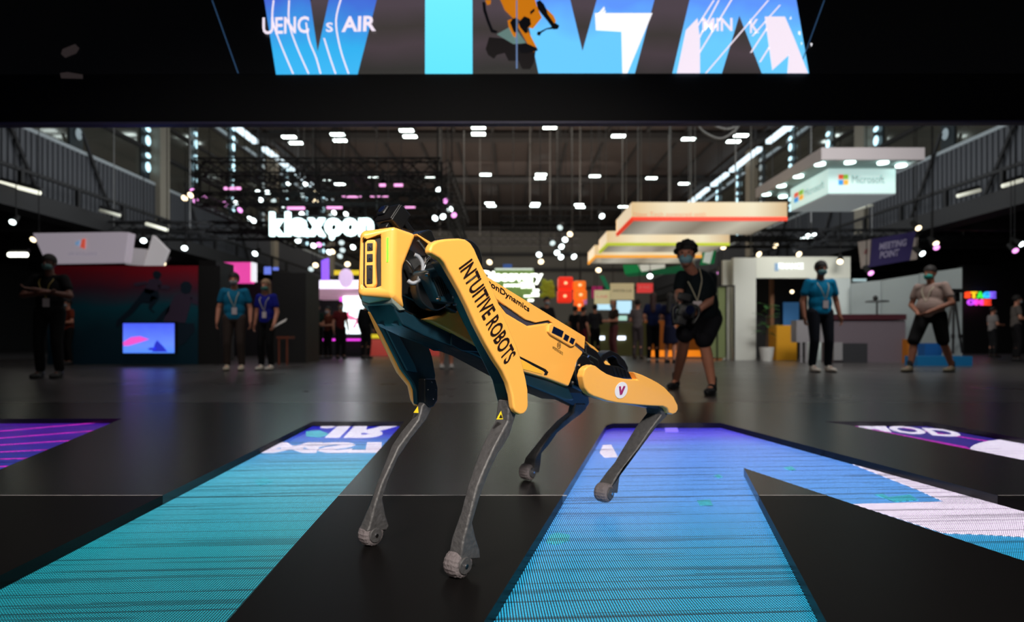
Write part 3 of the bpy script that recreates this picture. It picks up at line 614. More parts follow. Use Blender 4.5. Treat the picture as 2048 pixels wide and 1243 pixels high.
# action camera on the nose
cm_ = thing('action_camera', bw(.405, .03, .085), 'small black action camera mounted on top of the robot nose', 'camera')
RC = Matrix((Quaternion((0, 0, 1), math.radians(0)) @ FW, LT, UP)).transposed() @ Matrix.Rotation(math.radians(18), 3, 'Y').inverted() 
cc = bw(.398, .054, .126)
def cbox(name, m, off, s, bevel=.003): 
    bm = box(bmesh.new(), cc + RC @ Vector(off), s, RC); return obj(name, bm, m, cm_, bevel=bevel)
cbox('camera_body', M_rblk, (0, 0, 0), (.034, .062, .046))
cbox('front_plate', M_blk, (.018, 0, 0), (.004, .058, .042), .002)
cbox('lens_block', M_rblk, (.023, -.014, .006), (.008, .026, .026), .004)
bm = cone(bmesh.new(), cc + RC @ Vector((.026, -.014, .006)), cc + RC @ Vector((.0285, -.014, .006)), .009, .008, 20); obj('lens', bm, M_lens, cm_, smooth=False)
cbox('mount_base', M_rblk, (-.004, 0, -.029), (.03, .03, .014))
for k in (-1, 0, 1): cbox('mount_finger', M_rblk, (-.022, k * .006, -.02), (.016, .003, .016), .001)

# ------------------------------------------------------------------ HALL SHELL
ZC = CH + 12.0
M_ceil = mat('ceiling_sheet', (44, 35, 31), .7, noise=.2, nscale=2)
M_beam = mat('ceiling_beam', (20, 17, 16), .7)
M_glass = mat('clerestory_glass', (56, 56, 50), .09, coat=.5)
M_corr = mat('corrugated_grey', (66, 68, 72), .55)
M_dark = mat('hall_dark', (16, 16, 18), .7)
ceil = obj('ceiling', bxm(-15.2, 15.2, 5.6, 64, ZC, ZC + .2), M_ceil, kind='structure', label='dark brown sheet ceiling of the exhibition hall with ribs', cat='ceiling')
for i in range(14):
    x = -14.3 + i * 2.2; obj('rib', bxm(x - .06, x + .06, 20, 64, ZC - .16, ZC), M_beam, ceil)
for i in range(5):
    y = 25.2 + i * 9.35; obj('cross_beam', bxm(-15, 15, y - .35, y + .35, ZC - .5, ZC - .17), M_beam, ceil)
wb = obj('wall_back', bxm(-30, 30, 64, 64.3, Z0, ZC), mat('back_wall_grey', (96, 94, 88), .8, noise=.2, nscale=.6), kind='structure', label='grey far end wall of the hall behind the stands', cat='wall')
for k, z in enumerate((5.5, 7.4, 9.0)):
    obj('trim_%d' % (k + 2), bxm(-24, 24, 63.0, 63.3, CH + z - .12, CH + z + .12), M_dark, kind='structure', label=['lowest', 'middle', 'highest'][k] + ' dark walkway rail across the far end wall', cat='rail')
for side, sx in (('left', -1), ('right', 1)):
    X = 15.3 * sx; a, b = sorted((X, X + .2 * sx))
    wl = obj('wall_' + side, bxm(a, b, 12, 64, CH + 6.6, ZC), M_glass, kind='structure', label='dark glossy clerestory glazing high on the %s side' % side, cat='wall')
    for z in (8.0, 9.4, 10.8):
        x0, x1 = sorted((X, X - .12 * sx)); obj('glazing_bar', bxm(x0, x1, 12, 64, CH + z - .07, CH + z + .07), M_beam, wl)
    a, b = sorted((X - .25 * sx, X + .2 * sx))
    wc = thing('wall_%s' % side, (X, 14, CH + 4.5), 'grey corrugated balcony cladding below the %s glazing' % side, 'wall'); wc['kind'] = 'structure'
    obj('cladding', bxm(a, b, 12, 64, CH + 4.5, CH + 6.55), M_corr, wc)
    x0, x1 = sorted((X - .25 * sx, X - .30 * sx)); bm = bmesh.new(); y = 12.0
    while y < 46: box(bm, ((x0 + x1) / 2, y, CH + 5.5), (.03, .1, 2.0)); y += .22
    obj('corrugation', bm, M_corr, wc, kind='stuff')
    obj('light_edge', bxm(*sorted((X - .3 * sx, X - .22 * sx)), 12, 64, CH + 6.5, CH + 6.62), mat('edge_silver', (150, 158, 160), .4), wc)
    # bright sloping skylight edge at the top of the wall
    for k, (y0, y1) in enumerate(((31.5, 34.4), (35.6, 40.2), (41.0, 44.0), (45.0, 50.0))):
        ed = obj('skylight_strip', bxm(*sorted((14.55 * sx, 14.85 * sx)), y0, y1, ZC - .75, ZC - .53), mat('skylight', (205, 225, 235), emit=1.5),
                 label='bright skylight strip along the %s ceiling edge, number %s from the front' % (side, ['one', 'two', 'three', 'four'][k]), cat='skylight', group=side + ' skylight strips')
    for k, y in enumerate((25.6, 37.7, 49.8)):
        obj('pillar', bxm(*sorted((X - .5 * sx, X - .02 * sx)), y - .35, y + .35, CH + 4.0, ZC - .1), mat('pillar_beige', (128, 122, 108) if k == 0 else (150, 128, 100), .6),
            label='%s beige wall pillar on the %s side of the hall' % (['nearest', 'middle', 'farthest'][k], side), cat='pillar')
    # slot windows: stacks of bright panes between mullions
    for k in range(8):
        y = 21.0 + 3.9 * k
        if k in (1,): y += .1
        wn = thing('window_%d' % (k + 1 + (8 if sx > 0 else 0)), (X, y, CH + 6.7), 'slot window number %s from the front on the %s wall with bright panes' % (['one', 'two', 'three', 'four', 'five', 'six', 'seven', 'eight'][k], side), 'window'); wn['kind'] = 'structure'
        dim = (k in (0, 4)); wd = .17 + .012 * k
        m = mat('pane_dim', (150, 165, 170), emit=.35) if dim else mat('pane_daylight', (190, 232, 245), emit=1.7)
        z = 7.0
        for j in range(9):
            hh = [.42, .22][j % 2] if j < 8 else .2
            if z + hh > 11.6: break
            c = (X - .14 * sx, y, CH + z + hh / 2); bm = ell(bmesh.new(), c, (.03, wd, hh * .5), seg=10, rings=6); obj('pane', bm, m, wn, smooth=True); z += hh + (.16 if j % 2 == 0 else .3)
        obj('mullion', bxm(*sorted((X - .06 * sx, X)), y - .32, y + .32, CH + 6.7, ZC - .5), mat('mullion_blue', (38, 46, 50), .3), wn)
    # balcony rail and truss line
    rl = thing('balcony_rail', (X - 1.2 * sx, 12, CH + 4.2), 'black balcony railing and beam along the %s side gallery' % side, 'railing')
    bm = bmesh.new(); xx = X - .9 * sx
    for z in (4.35, 5.0): obj('rail_bar', bxm(xx - .05, xx + .05, 12, 60, CH + z - .05, CH + z + .05), M_black, rl)
    obj('gallery_beam', bxm(xx - .4, xx + .4, 12, 60, CH + 3.75, CH + 4.3), M_black, rl)
    y = 13
    while y < 40: obj('rail_post', bxm(xx - .06, xx + .06, y - .06, y + .06, CH + 4.3, CH + 5.0), M_black, rl); y += 2.3
    for k, y in enumerate((16.2, 19.0, 22.5, 29.0, 34.0)):
        obj('stay_rod', tube(bmesh.new(), [(X - .35 * sx, y - 1.6, CH + 7.2), (X - .42 * sx, y, CH + 4.35)], .06, 6), M_black,
            label='%s slanting black stay rod over the %s gallery' % (['first', 'second', 'third', 'fourth', 'fifth'][k], side), cat='rod')
    obj('wall_%s' % side, bxm(*sorted((26 * sx, 26.2 * sx)), 3, 64, Z0, CH + 4.4), M_dark, kind='structure', label='dark outer wall beyond the %s side aisle' % side, cat='wall')
    obj('ceiling', bxm(*sorted((15.5 * sx, 26 * sx)), 3, 64, CH + 4.45, CH + 4.6), M_dark, kind='structure', label='dark low ceiling over the %s side aisle' % side, cat='ceiling')
    for k in range(9):
        y = 12.5 + k * 4; obj('aisle_beam', bxm(*sorted((14.8 * sx, 26 * sx)), y - .15, y + .15, CH + 3.75, CH + 4.4), mat('aisle_beam', (34, 32, 33), .5), kind='structure', label='dark cross beam number %d over the %s side aisle' % (k + 1, side), cat='beam')
# ceiling lamps
cl = [(578, 275), (592, 287), (675, 270), (680, 282), (813, 262), (820, 274), (957, 256), (957, 269), (1100, 256), (1237, 273), (1377, 279), (1482, 272), (1467, 284),
      (658, 363), (680, 369), (861, 354), (971, 350), (1082, 350), (1080, 357), (1190, 353), (1303, 357), (1368, 368),
      (979, 407), (983, 412.5), (1071, 408), (1069, 412.5), (1158, 410), (1161, 415), (1246, 414), (470, 362), (745, 355)]
for i, (u, v) in enumerate(cl):
    p = P(u, v, 1); t_ = (ZC - .75 - CH) / (p.z - CH); p = Vector((p.x * t_, t_, ZC - .75)); 
    row = 'front' if v < 300 else ('middle' if v < 380 else 'back')
    l = thing('ceiling_light', p, 'x', 'lamp', 'hall ceiling lamps'); later(l, u, v, '%s row white ceiling lamp' % row)
    obj('diffuser', bxm(p.x - .36, p.x + .36, p.y - .14, p.y + .14, p.z, p.z + .06), M_emc, l)
    obj('housing', bxm(p.x - .40, p.x + .40, p.y - .18, p.y + .18, p.z + .062, p.z + .16), M_black, l)
    obj('hanger', tube(bmesh.new(), [(p.x, p.y, p.z + .15), (p.x, p.y, ZC - .1)], .02, 6), M_dark, l)
# hanging cables
M_cable = mat('cable_grey', (120, 120, 118), .6)
cab = [(627, 250, 330, 16), (752, 250, 420, 17), (775, 250, 400, 17), (803, 255, 345, 18), (876, 250, 350, 17), (895, 250, 470, 17), (1027, 250, 455, 20), (1160, 245, 400, 15), (1181, 245, 440, 15), (1253, 245, 420, 16), (1280, 245, 400, 15),
       (1340, 245, 400, 14), (1378, 245, 400, 13.5), (1388, 245, 400, 13.6), (1500, 245, 380, 13.8), (1115, 260, 420, 22), (1143, 300, 500, 24), (686, 270, 350, 19), (1503, 380, 520, 20), (1210, 300, 400, 18)]
for i, (u, v0, v1, d) in enumerate(cab):
    o = obj('cable', tube(bmesh.new(), [Vector((P(u, v0, d).x, d, ZC - .02)), P(u + (2 if i % 3 else -1), v1, d)], .012, 5), M_cable, smooth=True)
    tag(o, 'x', 'cable', 'hanging rig cables'); later(o, u, v1, 'thin grey hanging cable')
for k, pts in enumerate(([(1392, 240), (1405, 262), (1440, 277), (1468, 262), (1487, 238)], [(1412, 240), (1430, 252), (1455, 258), (1475, 250), (1488, 236)])):
    o = obj('cable', tube(bmesh.new(), smoothpts([P(u, v, 13.0) for u, v in pts], 4), .025, 6), M_cable, smooth=True); tag(o, ['lower', 'upper'][k] + ' drooping loop of pale cable at the top right', 'cable')

# ------------------------------------------------------------------ lighting rig over the left stand
rig = thing('lighting_truss', P(640, 440, 19), 'black lighting truss rig hanging over the glowing left sign', 'truss')
def truss(name, a, b, wdt=.3, n=8, parent=rig, r=.028):
    a, b = Vector(a), Vector(b); d = (b - a).normalized(); sd = d.cross(Vector((0, 0, 1))).normalized() * wdt / 2; up = Vector((0, 0, wdt / 2)); bm = bmesh.new()
    cs = [sd + up, -sd + up, -sd - up, sd - up]
    for c in cs: cone(bm, a + c, b + c, r, r, 6)
    for i in range(n):
        p = a.lerp(b, i / n); q = a.lerp(b, (i + 1) / n)
        for j in range(4): cone(bm, p + cs[j], q + cs[(j + 1) % 4], r * .6, r * .6, 4)
    return obj(name, bm, M_black, parent)
rz = CH + 4.9
cz = [(-8.9, 17), (-2.0, 17), (-2.0, 25), (-8.9, 25)]
for i in range(4):
    a, b = cz[i], cz[(i + 1) % 4]
    truss('truss_section', (a[0], a[1], rz), (b[0], b[1], rz), .4, 14); truss('truss_section', (a[0], a[1], rz - .9), (b[0], b[1], rz - .9), .3, 14)
for y in (19, 21, 23): truss('truss_section', (-8.9, y, rz), (-2.0, y, rz), .35, 12)
for x, y in cz + [(-5.5, 17), (-5.5, 25)]: truss('truss_post', (x, y, rz - .9), (x + .001, y, rz), .25, 2)
for x in (-7.5, -6, -4.5, -3):
    truss('truss_section', (x, 17, rz), (x, 25, rz), .3, 12)
spots = [(369, 396, 17, 1), (381, 390, 17, 1), (392, 402, 18, 2), (409, 395, 18, 2), (386, 382, 18, 2), (450, 408, 18, 2), (480, 420, 18, 2), (516, 385, 18, 0), (522, 400, 19, 0), (535, 385, 19, 0), (571, 382, 20, 3), (605, 390, 20, 3), (633, 383, 20, 1), (631, 403, 20, 1),
         (577, 368, 21, 0), (611, 368, 21, 0), (547, 401, 20, 3), (878, 380, 17, 0), (892, 402, 18, 2), (900, 418, 18, 0), (886, 433, 17.5, 0), (870, 436, 17.5, 0), (908, 430, 18, 2), (662, 432, 20, 3), (668, 425, 20, 0), (692, 428, 20, 0), (507, 441, 19, 0), (470, 406, 18, 0)]
MSP = [M_emw, M_emwarm, mat('lamp_pink', (235, 150, 225), emit=2.2), mat('lamp_soft', (205, 225, 225), emit=1.2)]
def spot(u, v, d, k, r=.085, lab=None, grp=None, tilt=None):
    p = P(u, v, d); t = thing('spotlight', p, lab or 'x', 'spotlight', grp); later(t, u, v, ['cool white', 'warm white', 'pink', 'dim white'][k] + ' spotlight')
    dr = Vector(tilt or (random.uniform(-.5, .5), -.8, -.7)).normalized()
    obj('housing', cone(bmesh.new(), p - dr * .30, p - dr * .02, r * .75, r * 1.15, 10), M_black, t)
    bm = ell(bmesh.new(), p, (r, r, r * .5), dr.to_track_quat('Z', 'Y').to_matrix(), 12, 8); obj('lens', bm, MSP[k], t, smooth=True)
    zt = ZC - .05 if abs(p.x) < 15 else (CH + 4.44 if abs(p.x) > 15.5 else p.z + 1.2); q = p - dr * .2
    obj('yoke', tube(bmesh.new(), [q, q + Vector((0, 0, .3)), Vector((q.x, q.y, zt))], [.02, .012, .009], 5), M_black, t); return t
for u, v, d, k in spots: spot(u, v, d, k, grp='rig spotlights')
for i, (u, v, ln) in enumerate([(470, 376.5, 22), (592, 416, 34), (703, 392, 38), (672, 414.5, 24), (765, 391, 24), (745, 391, 8), (765, 370, 12), (797, 370, 17), (820, 413, 20), (657, 414.5, 6), (452, 376.5, 7)]):
    p = P(u, v, 18.5); L2 = ln * 18.5 / F / 2; t = thing('led_tube', p, 'x', 'light tube', 'pink rig light tubes'); later(t, u, v, ('short' if ln < 14 else 'long') + ' pink light tube')
    obj('tube', tube(bmesh.new(), [p - Vector((L2, 0, 0)), p + Vector((L2, 0, 0))], .045, 8), M_pink, t, smooth=True)
    obj('holder', bxm(p.x - .05, p.x + .05, p.y + .05, p.y + .15, p.z, p.z + .5), M_black, t)
# big glowing sign, one channel letter at a time
sg = thing('illuminated_sign', P(643, 475, 16.5), 'large white glowing letter sign hanging under the lighting rig', 'sign')
xs = [(541, 568, 'k', 1), (572, 580, 'l', 1), (583, 616, 'a', 0), (617, 650, 'x', 0), (651, 684, 'o', 0), (685, 716, 'o', 0), (719, 746, 'n', 0)]
M_sign = mat('sign_white', (225, 255, 255), emit=2.6)
for x0, x1, ch, tall in xs:
    yb, yt = 471, (425 if tall else 437)
    text_on('letter', ch, P(x0 - 1, yb + 1, 16.5), P(x1 + 1, yb + 1, 16.5), P(x0 - 1, yt - 1, 16.5), M_sign, sg, bold=.05, thick=.12)
bm = ell(bmesh.new(), P(664, 473, 16.45), (.08, .06, .1)); obj('letter_tail', bm, M_sign, sg, smooth=True)
obj('support_bar', tube(bmesh.new(), [P(545, 430, 16.8), P(746, 436, 16.8)], .04, 6), M_black, sg)
for x_, y_ in ((-8.9, 17), (-2.0, 17), (-2.0, 25), (-8.9, 25)): obj('suspension', tube(bmesh.new(), [(x_, y_, rz), (x_, y_, ZC - .02)], .015, 5), M_cable, rig)
for u in (560, 640, 731): obj('suspension', tube(bmesh.new(), [P(u, 436, 16.8), P(u, 380, 16.8)], .02, 5), M_black, sg)
# strings of lamps below the rig and stand spotlights
far = [(565, 410, 0), (604, 428, 0), (596, 481, 0), (627, 491, 0), (638, 489, 2), (658, 504, 0), (665, 503, 1), (706, 494, 0), (683, 485, 3), (685, 500, 3), (510, 507, 0), (631, 530, 1), (622, 538, 3), (680, 512, 3), (695, 528, 1), (600, 476, 3), (1078, 509, 0), (1082, 523, 1), (1114, 505, 0), (1122, 514, 0), (1123, 493, 0), (1130, 479, 0), (1148, 513, 0), (1140, 468, 1), (1197, 540, 1), (1204, 432, 0), (979, 524, 1),
       (1604, 477, 0), (1617, 472, 0), (1628, 471, 0), (1551, 491, 1), (1447, 494, 1), (1518, 508, 1), (1300, 552, 0), (1598, 508, 1), (1837, 456, 1), (1872, 487, 1), (1873, 495, 2), (1845, 507, 0), (2044, 488, 0), (2031, 501, 2), (1742, 546, 2), (1120, 455, 3), (1105, 486, 3), (25, 444, 0), (287, 481, 0), (369, 496, 0), (66, 479, 1), (326, 526, 1), (500, 437, 0), (1680, 523, 1), (1440, 545, 2), (1443, 538, 2)]
for u, v, k in far: spot(u, v, 22 if 400 < u < 1650 else 16, k, .10 if 400 < u < 1650 else .075, grp='distant stand spotlights')
for i, (u0, v0, u1, v1, d, s_) in enumerate([(0, 365, 80, 386, 17, 1.2), (292, 447, 335, 460, 20, .6), (18, 509, 54, 509, 15, 5), (1915, 392, 1960, 380, 18, .35), (2005, 372, 2045, 360, 17, .6), (200, 420, 240, 431, 20, .12), (80, 400, 118, 412, 19, .2), (1700, 420, 1745, 410, 22, .12)]):
    a, b = P(u0, v0, d), P(u1, v1, d); t = thing('tube_lamp', a, 'x', 'lamp'); later(t, u0, v0, ('bright' if s_ > 1 else 'dim') + ' tube lamp')
    obj('tube', tube(bmesh.new(), [a, b], .055, 8), mat('tube_em_%s' % s_, (245, 245, 225), emit=s_), t, smooth=True)
    obj('casing', tube(bmesh.new(), [a + Vector((0, .05, .1)), b + Vector((0, .05, .1))], .07, 6), M_black, t, smooth=False)

# ------------------------------------------------------------------ STANDS
def rect(u0, v0, u1, v1, d): return [P(u0, v1, d), P(u1, v1, d), P(u1, v0, d), P(u0, v0, d)]
def slab(name, m, u0, v0, u1, v1, d, th=.1, parent=None, bevel=0, **k):
    bm, _ = prism(bmesh.new(), rect(u0, v0, u1, v1, d), (0, th, 0)); return obj(name, bm, m, parent, bevel=bevel, **k)
def fz(v, d): return P(0, v, d).z
def grect(name, m, u0, u1, v0, d, th, parent=None, **k):   # stands on the floor
    a, b = P(u0, v0, d), P(u1, v0, d); return obj(name, bxm(a.x, b.x, d, d + th, Z0, a.z), m, parent, **k)
# three lit canopies
M_cream = mat('canopy_light_cream', (255, 232, 180), .6, emit=.78)
M_soff = mat('canopy_soffit', (150, 140, 124), .6, emit=.32)
cz0, cz1 = CH + 2.79, CH + 3.22
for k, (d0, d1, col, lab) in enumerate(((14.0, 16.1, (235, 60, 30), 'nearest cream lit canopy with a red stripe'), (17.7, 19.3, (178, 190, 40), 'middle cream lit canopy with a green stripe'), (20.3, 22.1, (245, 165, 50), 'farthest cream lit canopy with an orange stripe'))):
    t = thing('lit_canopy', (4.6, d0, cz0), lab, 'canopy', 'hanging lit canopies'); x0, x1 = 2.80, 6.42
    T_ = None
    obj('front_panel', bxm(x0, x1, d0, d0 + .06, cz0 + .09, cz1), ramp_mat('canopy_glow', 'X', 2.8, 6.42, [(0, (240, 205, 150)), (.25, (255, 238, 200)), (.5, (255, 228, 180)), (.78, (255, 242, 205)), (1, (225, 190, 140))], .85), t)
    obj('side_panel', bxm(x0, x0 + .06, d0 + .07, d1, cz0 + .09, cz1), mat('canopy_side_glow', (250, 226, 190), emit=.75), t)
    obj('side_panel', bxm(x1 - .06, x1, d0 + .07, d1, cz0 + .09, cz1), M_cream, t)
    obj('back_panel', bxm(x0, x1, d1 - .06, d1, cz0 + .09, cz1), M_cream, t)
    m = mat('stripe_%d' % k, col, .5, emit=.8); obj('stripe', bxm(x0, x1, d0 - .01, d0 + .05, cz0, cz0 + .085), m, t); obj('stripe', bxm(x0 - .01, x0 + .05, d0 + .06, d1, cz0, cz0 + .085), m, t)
    obj('soffit', bxm(x0 + .07, x1 - .07, d0 + .08, d1 - .08, cz0 + .03, cz0 + .07), ramp_mat('soffit_glow', 'X', 2.8, 6.42, [(0, (112, 104, 90)), (.22, (190, 184, 168)), (.5, (140, 130, 114)), (.75, (200, 192, 172)), (1, (120, 110, 95))], .9), t)  # lamp pools on the soffit painted in as brighter emissive bands
    for j in (.3, .75):
        xx = x0 + (x1 - x0) * j; obj('hanger_rod', tube(bmesh.new(), [(xx, d0 + .8, cz1 - .2), (xx, d0 + .8, cz1 + 4)], .02, 5), M_cable, t)
    if k == 0: text_on('lettering', 'New Tech powered with', P(1268, 435, 13.96), P(1412, 435, 13.96), P(1268, 424, 13.96), mat('faint_red', (225, 150, 110), .6, emit=.6), t)
# square logo lightbox with white ring canopy
rg = thing('ring_canopy', (8, 13.3, CH + 4.0), 'white square ring canopy with round downlights above the logo lightbox', 'canopy')
M_ring = mat('ring_white', (190, 182, 185), .5); M_ringb = mat('ring_under', (120, 134, 132), .5, emit=.06)
x0, x1, y0, y1, z0_, z1_ = 6.86, 9.15, 13.3, 16.9, CH + 4.0, CH + 4.27
obj('fascia_board', bxm(x0, x1, y0, y0 + .08, z0_, z1_), M_ring, rg); obj('fascia_board', bxm(x0, x0 + .08, y0 + .09, y1, z0_, z1_), M_ring, rg); obj('fascia_board', bxm(x1 - .08, x1, y0 + .09, y1, z0_, z1_), M_ring, rg)
obj('soffit', bxm(x0 + .09, x1 - .09, y0 + .09, y1, z0_ + .05, z0_ + .1), M_ringb, rg)
for u, v in ((1640, 330), (1700, 326), (1766, 327), (1802, 333), (1597, 354), (1563, 373), (1533, 390), (1566, 394.5)):
    d = 3.98 * F / (HV - v); p = P(u, v, d); o = cone(bmesh.new(), p, p + Vector((0, 0, .04)), .115, .115, 20); obj('downlight', o, mat('downlight', (225, 255, 250), emit=4), rg, smooth=False)
lb = thing('logo_lightbox', (8, 14, CH + 3.4), 'white square lightbox with a four-colour square logo on each face', 'sign')
M_lb = mat('lightbox_white', (196, 222, 218), .5, emit=.72)
obj('box', bxm(7.38, 8.95, 14.0, 15.9, CH + 3.43, CH + 4.0), M_lb, lb); obj('underside', bxm(7.39, 8.94, 14.01, 15.89, CH + 3.4, CH + 3.428), mat('lightbox_under', (160, 168, 172), .5, emit=.3), lb)
LC = [(215, 80, 50), (130, 175, 50), (50, 140, 210), (235, 165, 60)]
for k, (dx, dz) in enumerate(((0, 1), (1, 1), (0, 0), (1, 0))):
    m = mat('logo_%d' % k, LC[k], emit=.7)
    a = P(1677 + dx * 10, 369 - dz * 11, 13.99); obj('logo_square', bxm(a.x, a.x + .105, 13.975, 13.995, a.z, a.z + .105), m, lb)
    yy = 15.65 - dx * .26; obj('logo_square', bxm(7.355, 7.375, yy - .2, yy, CH + 3.58 + dz * .13, CH + 3.69 + dz * .13), m, lb)
text_on('lettering', 'Microsoft', P(1704, 366, 13.98), P(1769, 366, 13.98), P(1704, 350, 13.98), mat('logo_grey', (130, 150, 150), emit=.35), lb)
text_on('lettering', 'Microsoft', (7.36, 15.1, CH + 3.60), (7.36, 14.15, CH + 3.60), (7.36, 15.1, CH + 3.78), mat('logo_grey', (130, 150, 150)), lb)
# green and white hanging banner
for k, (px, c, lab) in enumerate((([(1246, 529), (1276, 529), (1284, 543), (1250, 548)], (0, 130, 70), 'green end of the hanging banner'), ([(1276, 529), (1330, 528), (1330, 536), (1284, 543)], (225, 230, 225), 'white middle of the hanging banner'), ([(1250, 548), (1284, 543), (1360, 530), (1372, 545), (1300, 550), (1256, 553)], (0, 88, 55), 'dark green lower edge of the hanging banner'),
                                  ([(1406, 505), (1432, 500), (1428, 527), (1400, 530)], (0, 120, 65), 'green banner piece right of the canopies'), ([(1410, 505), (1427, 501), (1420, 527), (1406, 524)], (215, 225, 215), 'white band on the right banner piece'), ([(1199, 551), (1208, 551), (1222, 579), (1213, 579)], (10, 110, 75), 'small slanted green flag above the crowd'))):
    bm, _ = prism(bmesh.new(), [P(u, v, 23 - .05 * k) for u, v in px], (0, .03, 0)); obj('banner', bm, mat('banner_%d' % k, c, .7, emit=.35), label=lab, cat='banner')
# white stand with opening (right)
D = 16.5
st = thing('white_stand', (8, D, Z0), 'white exhibition stand with a dark display opening and sign', 'stand')
M_stand = mat('stand_white', (220, 222, 215), .55)
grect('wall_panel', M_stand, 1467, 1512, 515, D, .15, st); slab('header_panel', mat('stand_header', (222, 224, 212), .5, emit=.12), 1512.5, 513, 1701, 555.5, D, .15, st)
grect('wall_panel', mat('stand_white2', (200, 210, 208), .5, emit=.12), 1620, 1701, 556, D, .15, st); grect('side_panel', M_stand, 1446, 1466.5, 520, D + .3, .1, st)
obj('back_wall', bxm(P(1440, 0, 18.6).x, P(1700, 0, 18.6).x, 18.6, 18.8, Z0, CH + 2.3), mat('stand_inner', (26, 26, 28), .6), st)
obj('roof', bxm(P(1512, 0, D).x, P(1690, 0, D).x, D + .2, 18.5, CH + 2.2, CH + 2.28), mat('stand_inner', (26, 26, 28)), st)
text_on('lettering', '| FINANCE', P(1550, 541, D - .01), P(1607, 541, D - .01), P(1550, 526, D - .01), mat('stand_letter', (240, 248, 250), emit=1.3), st, bold=.02)
slab('logo_mark', mat('stand_logo', (120, 150, 180), .5, emit=.5), 1550, 526, 1557, 541, D - .03, .02, st)
slab('poster_picture', mat('poster_blue', (60, 110, 160), .5, emit=.35), 1567, 604, 1598, 650, 18.3, .03, st)
obj('pendant_lamp', ell(bmesh.new(), P(1584, 583, 17.5), (.05, .05, .05)), M_emwarm, st, smooth=True); slab('wood_post', mat('wood_post', (120, 80, 50), .6), 1541, 556, 1548, 700, 17.4, .1, st)
o = grect('plinth', mat('plinth_yellow', (214, 150, 14), .6), 1553, 1594, 650, 16.2, .5, None, label='yellow square plinth in the white stand opening', cat='plinth', bevel=.01)
gl = thing('glass_showcase', P(1440, 716, 16.3), 'tall glass showcase with black frame left of the white stand', 'showcase')
for u in (1418, 1434, 1452, 1468): grect('frame_post', M_blk, u, u + 2, 571, 16.3, .06, gl)
slab('frame_rail', M_blk, 1418, 570, 1470, 572.5, 16.29, .08, gl); slab('pane', mat('showcase_glass', (120, 130, 90), .15, emit=.08), 1421, 573, 1452, 714, 16.34, .02, gl); slab('shelf', mat('shelf_olive', (150, 150, 100), .5, emit=.15), 1436, 600, 1450, 716, 16.42, .2, gl)
slab('base_glow', mat('glow_orange', (240, 130, 20), emit=.8), 1300, 700, 1452, 713, 17.6, .1, None, label='orange glowing floor strip behind the camera operator', cat='light strip')
# potted plant
pl = thing('potted_plant', P(1533, 715, 15.9), 'potted palm in a white ribbed pot beside the stand opening', 'plant'); c = P(1533, 715, 15.9); c.z = Z0
bm = bmesh.new(); cone(bm, c, c + Vector((0, 0, .36)), .14, .19, 18); obj('pot', bm, M_white, pl, smooth=False)
obj('stem', tube(bmesh.new(), [c + Vector((0, 0, .3)), c + Vector((.03, 0, 1.2))], .03, 6), mat('stem', (60, 40, 25), .8), pl)
M_leaf = mat('leaf_green', (50, 98, 42), .5)
for k in range(26):
    a = random.uniform(0, 6.28); z = random.uniform(.7, 1.5); l = random.uniform(.3, .5); r0 = c + Vector((.02, 0, z)); d = Vector((math.cos(a), math.sin(a), random.uniform(.1, .9))).normalized()
    pts = [r0 + d * l * t - Vector((0, 0, .35 * t * t * l)) for t in (0, .3, .6, 1)]; sd = d.cross(Vector((0, 0, 1))).normalized(); bm = bmesh.new(); wv = [.01, .035, .03, .004]
    A_ = [bm.verts.new(p + sd * w_) for p, w_ in zip(pts, wv)]; B_ = [bm.verts.new(p - sd * w_) for p, w_ in zip(pts, wv)]; E_ = [bm.verts.new(p + Vector((0, 0, .008))) for p in pts]
    for i in range(3): bm.faces.new((A_[i], A_[i + 1], E_[i + 1], E_[i])); bm.faces.new((E_[i], E_[i + 1], B_[i + 1], B_[i]))
    obj('leaf', bm, M_leaf, pl)
# reception counter, stool, boxes
D = 14.6
ctr = thing('reception_counter', P(1740, 720, D), 'mauve-grey reception counter with a dark red top', 'counter')
M_ctr = mat('counter_mauve', (112, 100, 108), .6)
grect('front', M_ctr, 1668, 1811, 640, D, .6, ctr); slab('worktop', mat('counter_top', (70, 24, 34), .5), 1664, 628, 1813, 639, D - .05, .75, ctr)
grect('notch', mat('counter_notch', (50, 50, 54), .6), 1684, 1735, 686, D - .03, .02, ctr); slab('lip', mat('lip_white', (150, 148, 150), .5), 1668, 684, 1685, 720, D - .06, .05, ctr)
tbl = thing('white_side_table', P(1615, 717, 14.9), 'small white table beside the yellow plinth', 'table'); slab('tabletop', mat('table_white', (150, 146, 150), .5), 1593, 640, 1648, 684, 14.9, .3, tbl)
for u in (1601, 1611, 1622): grect('leg', mat('table_white', (150, 146, 150), .5), u, u + 4, 684, 14.9, .06, tbl)
lamp = thing('table_lamp', P(1754, 628, 14.9), 'thin black lamp with flat round shade on the counter', 'lamp'); c = P(1754, 628, 14.9)
obj('stand', tube(bmesh.new(), [c, c + Vector((0, 0, .3))], .02, 6), M_blk, lamp); obj('shade', cone(bmesh.new(), c + Vector((0, 0, .3)), c + Vector((0, 0, .33)), .27, .25, 20), M_blk, lamp); obj('knob', ell(bmesh.new(), c + Vector((-.04, 0, .4)), (.06, .06, .07)), M_blk, lamp, smooth=True)
pw = thing('panel_wall', P(1800, 725, 15.5), 'long white partition panels rising towards the right behind the counter', 'partition')
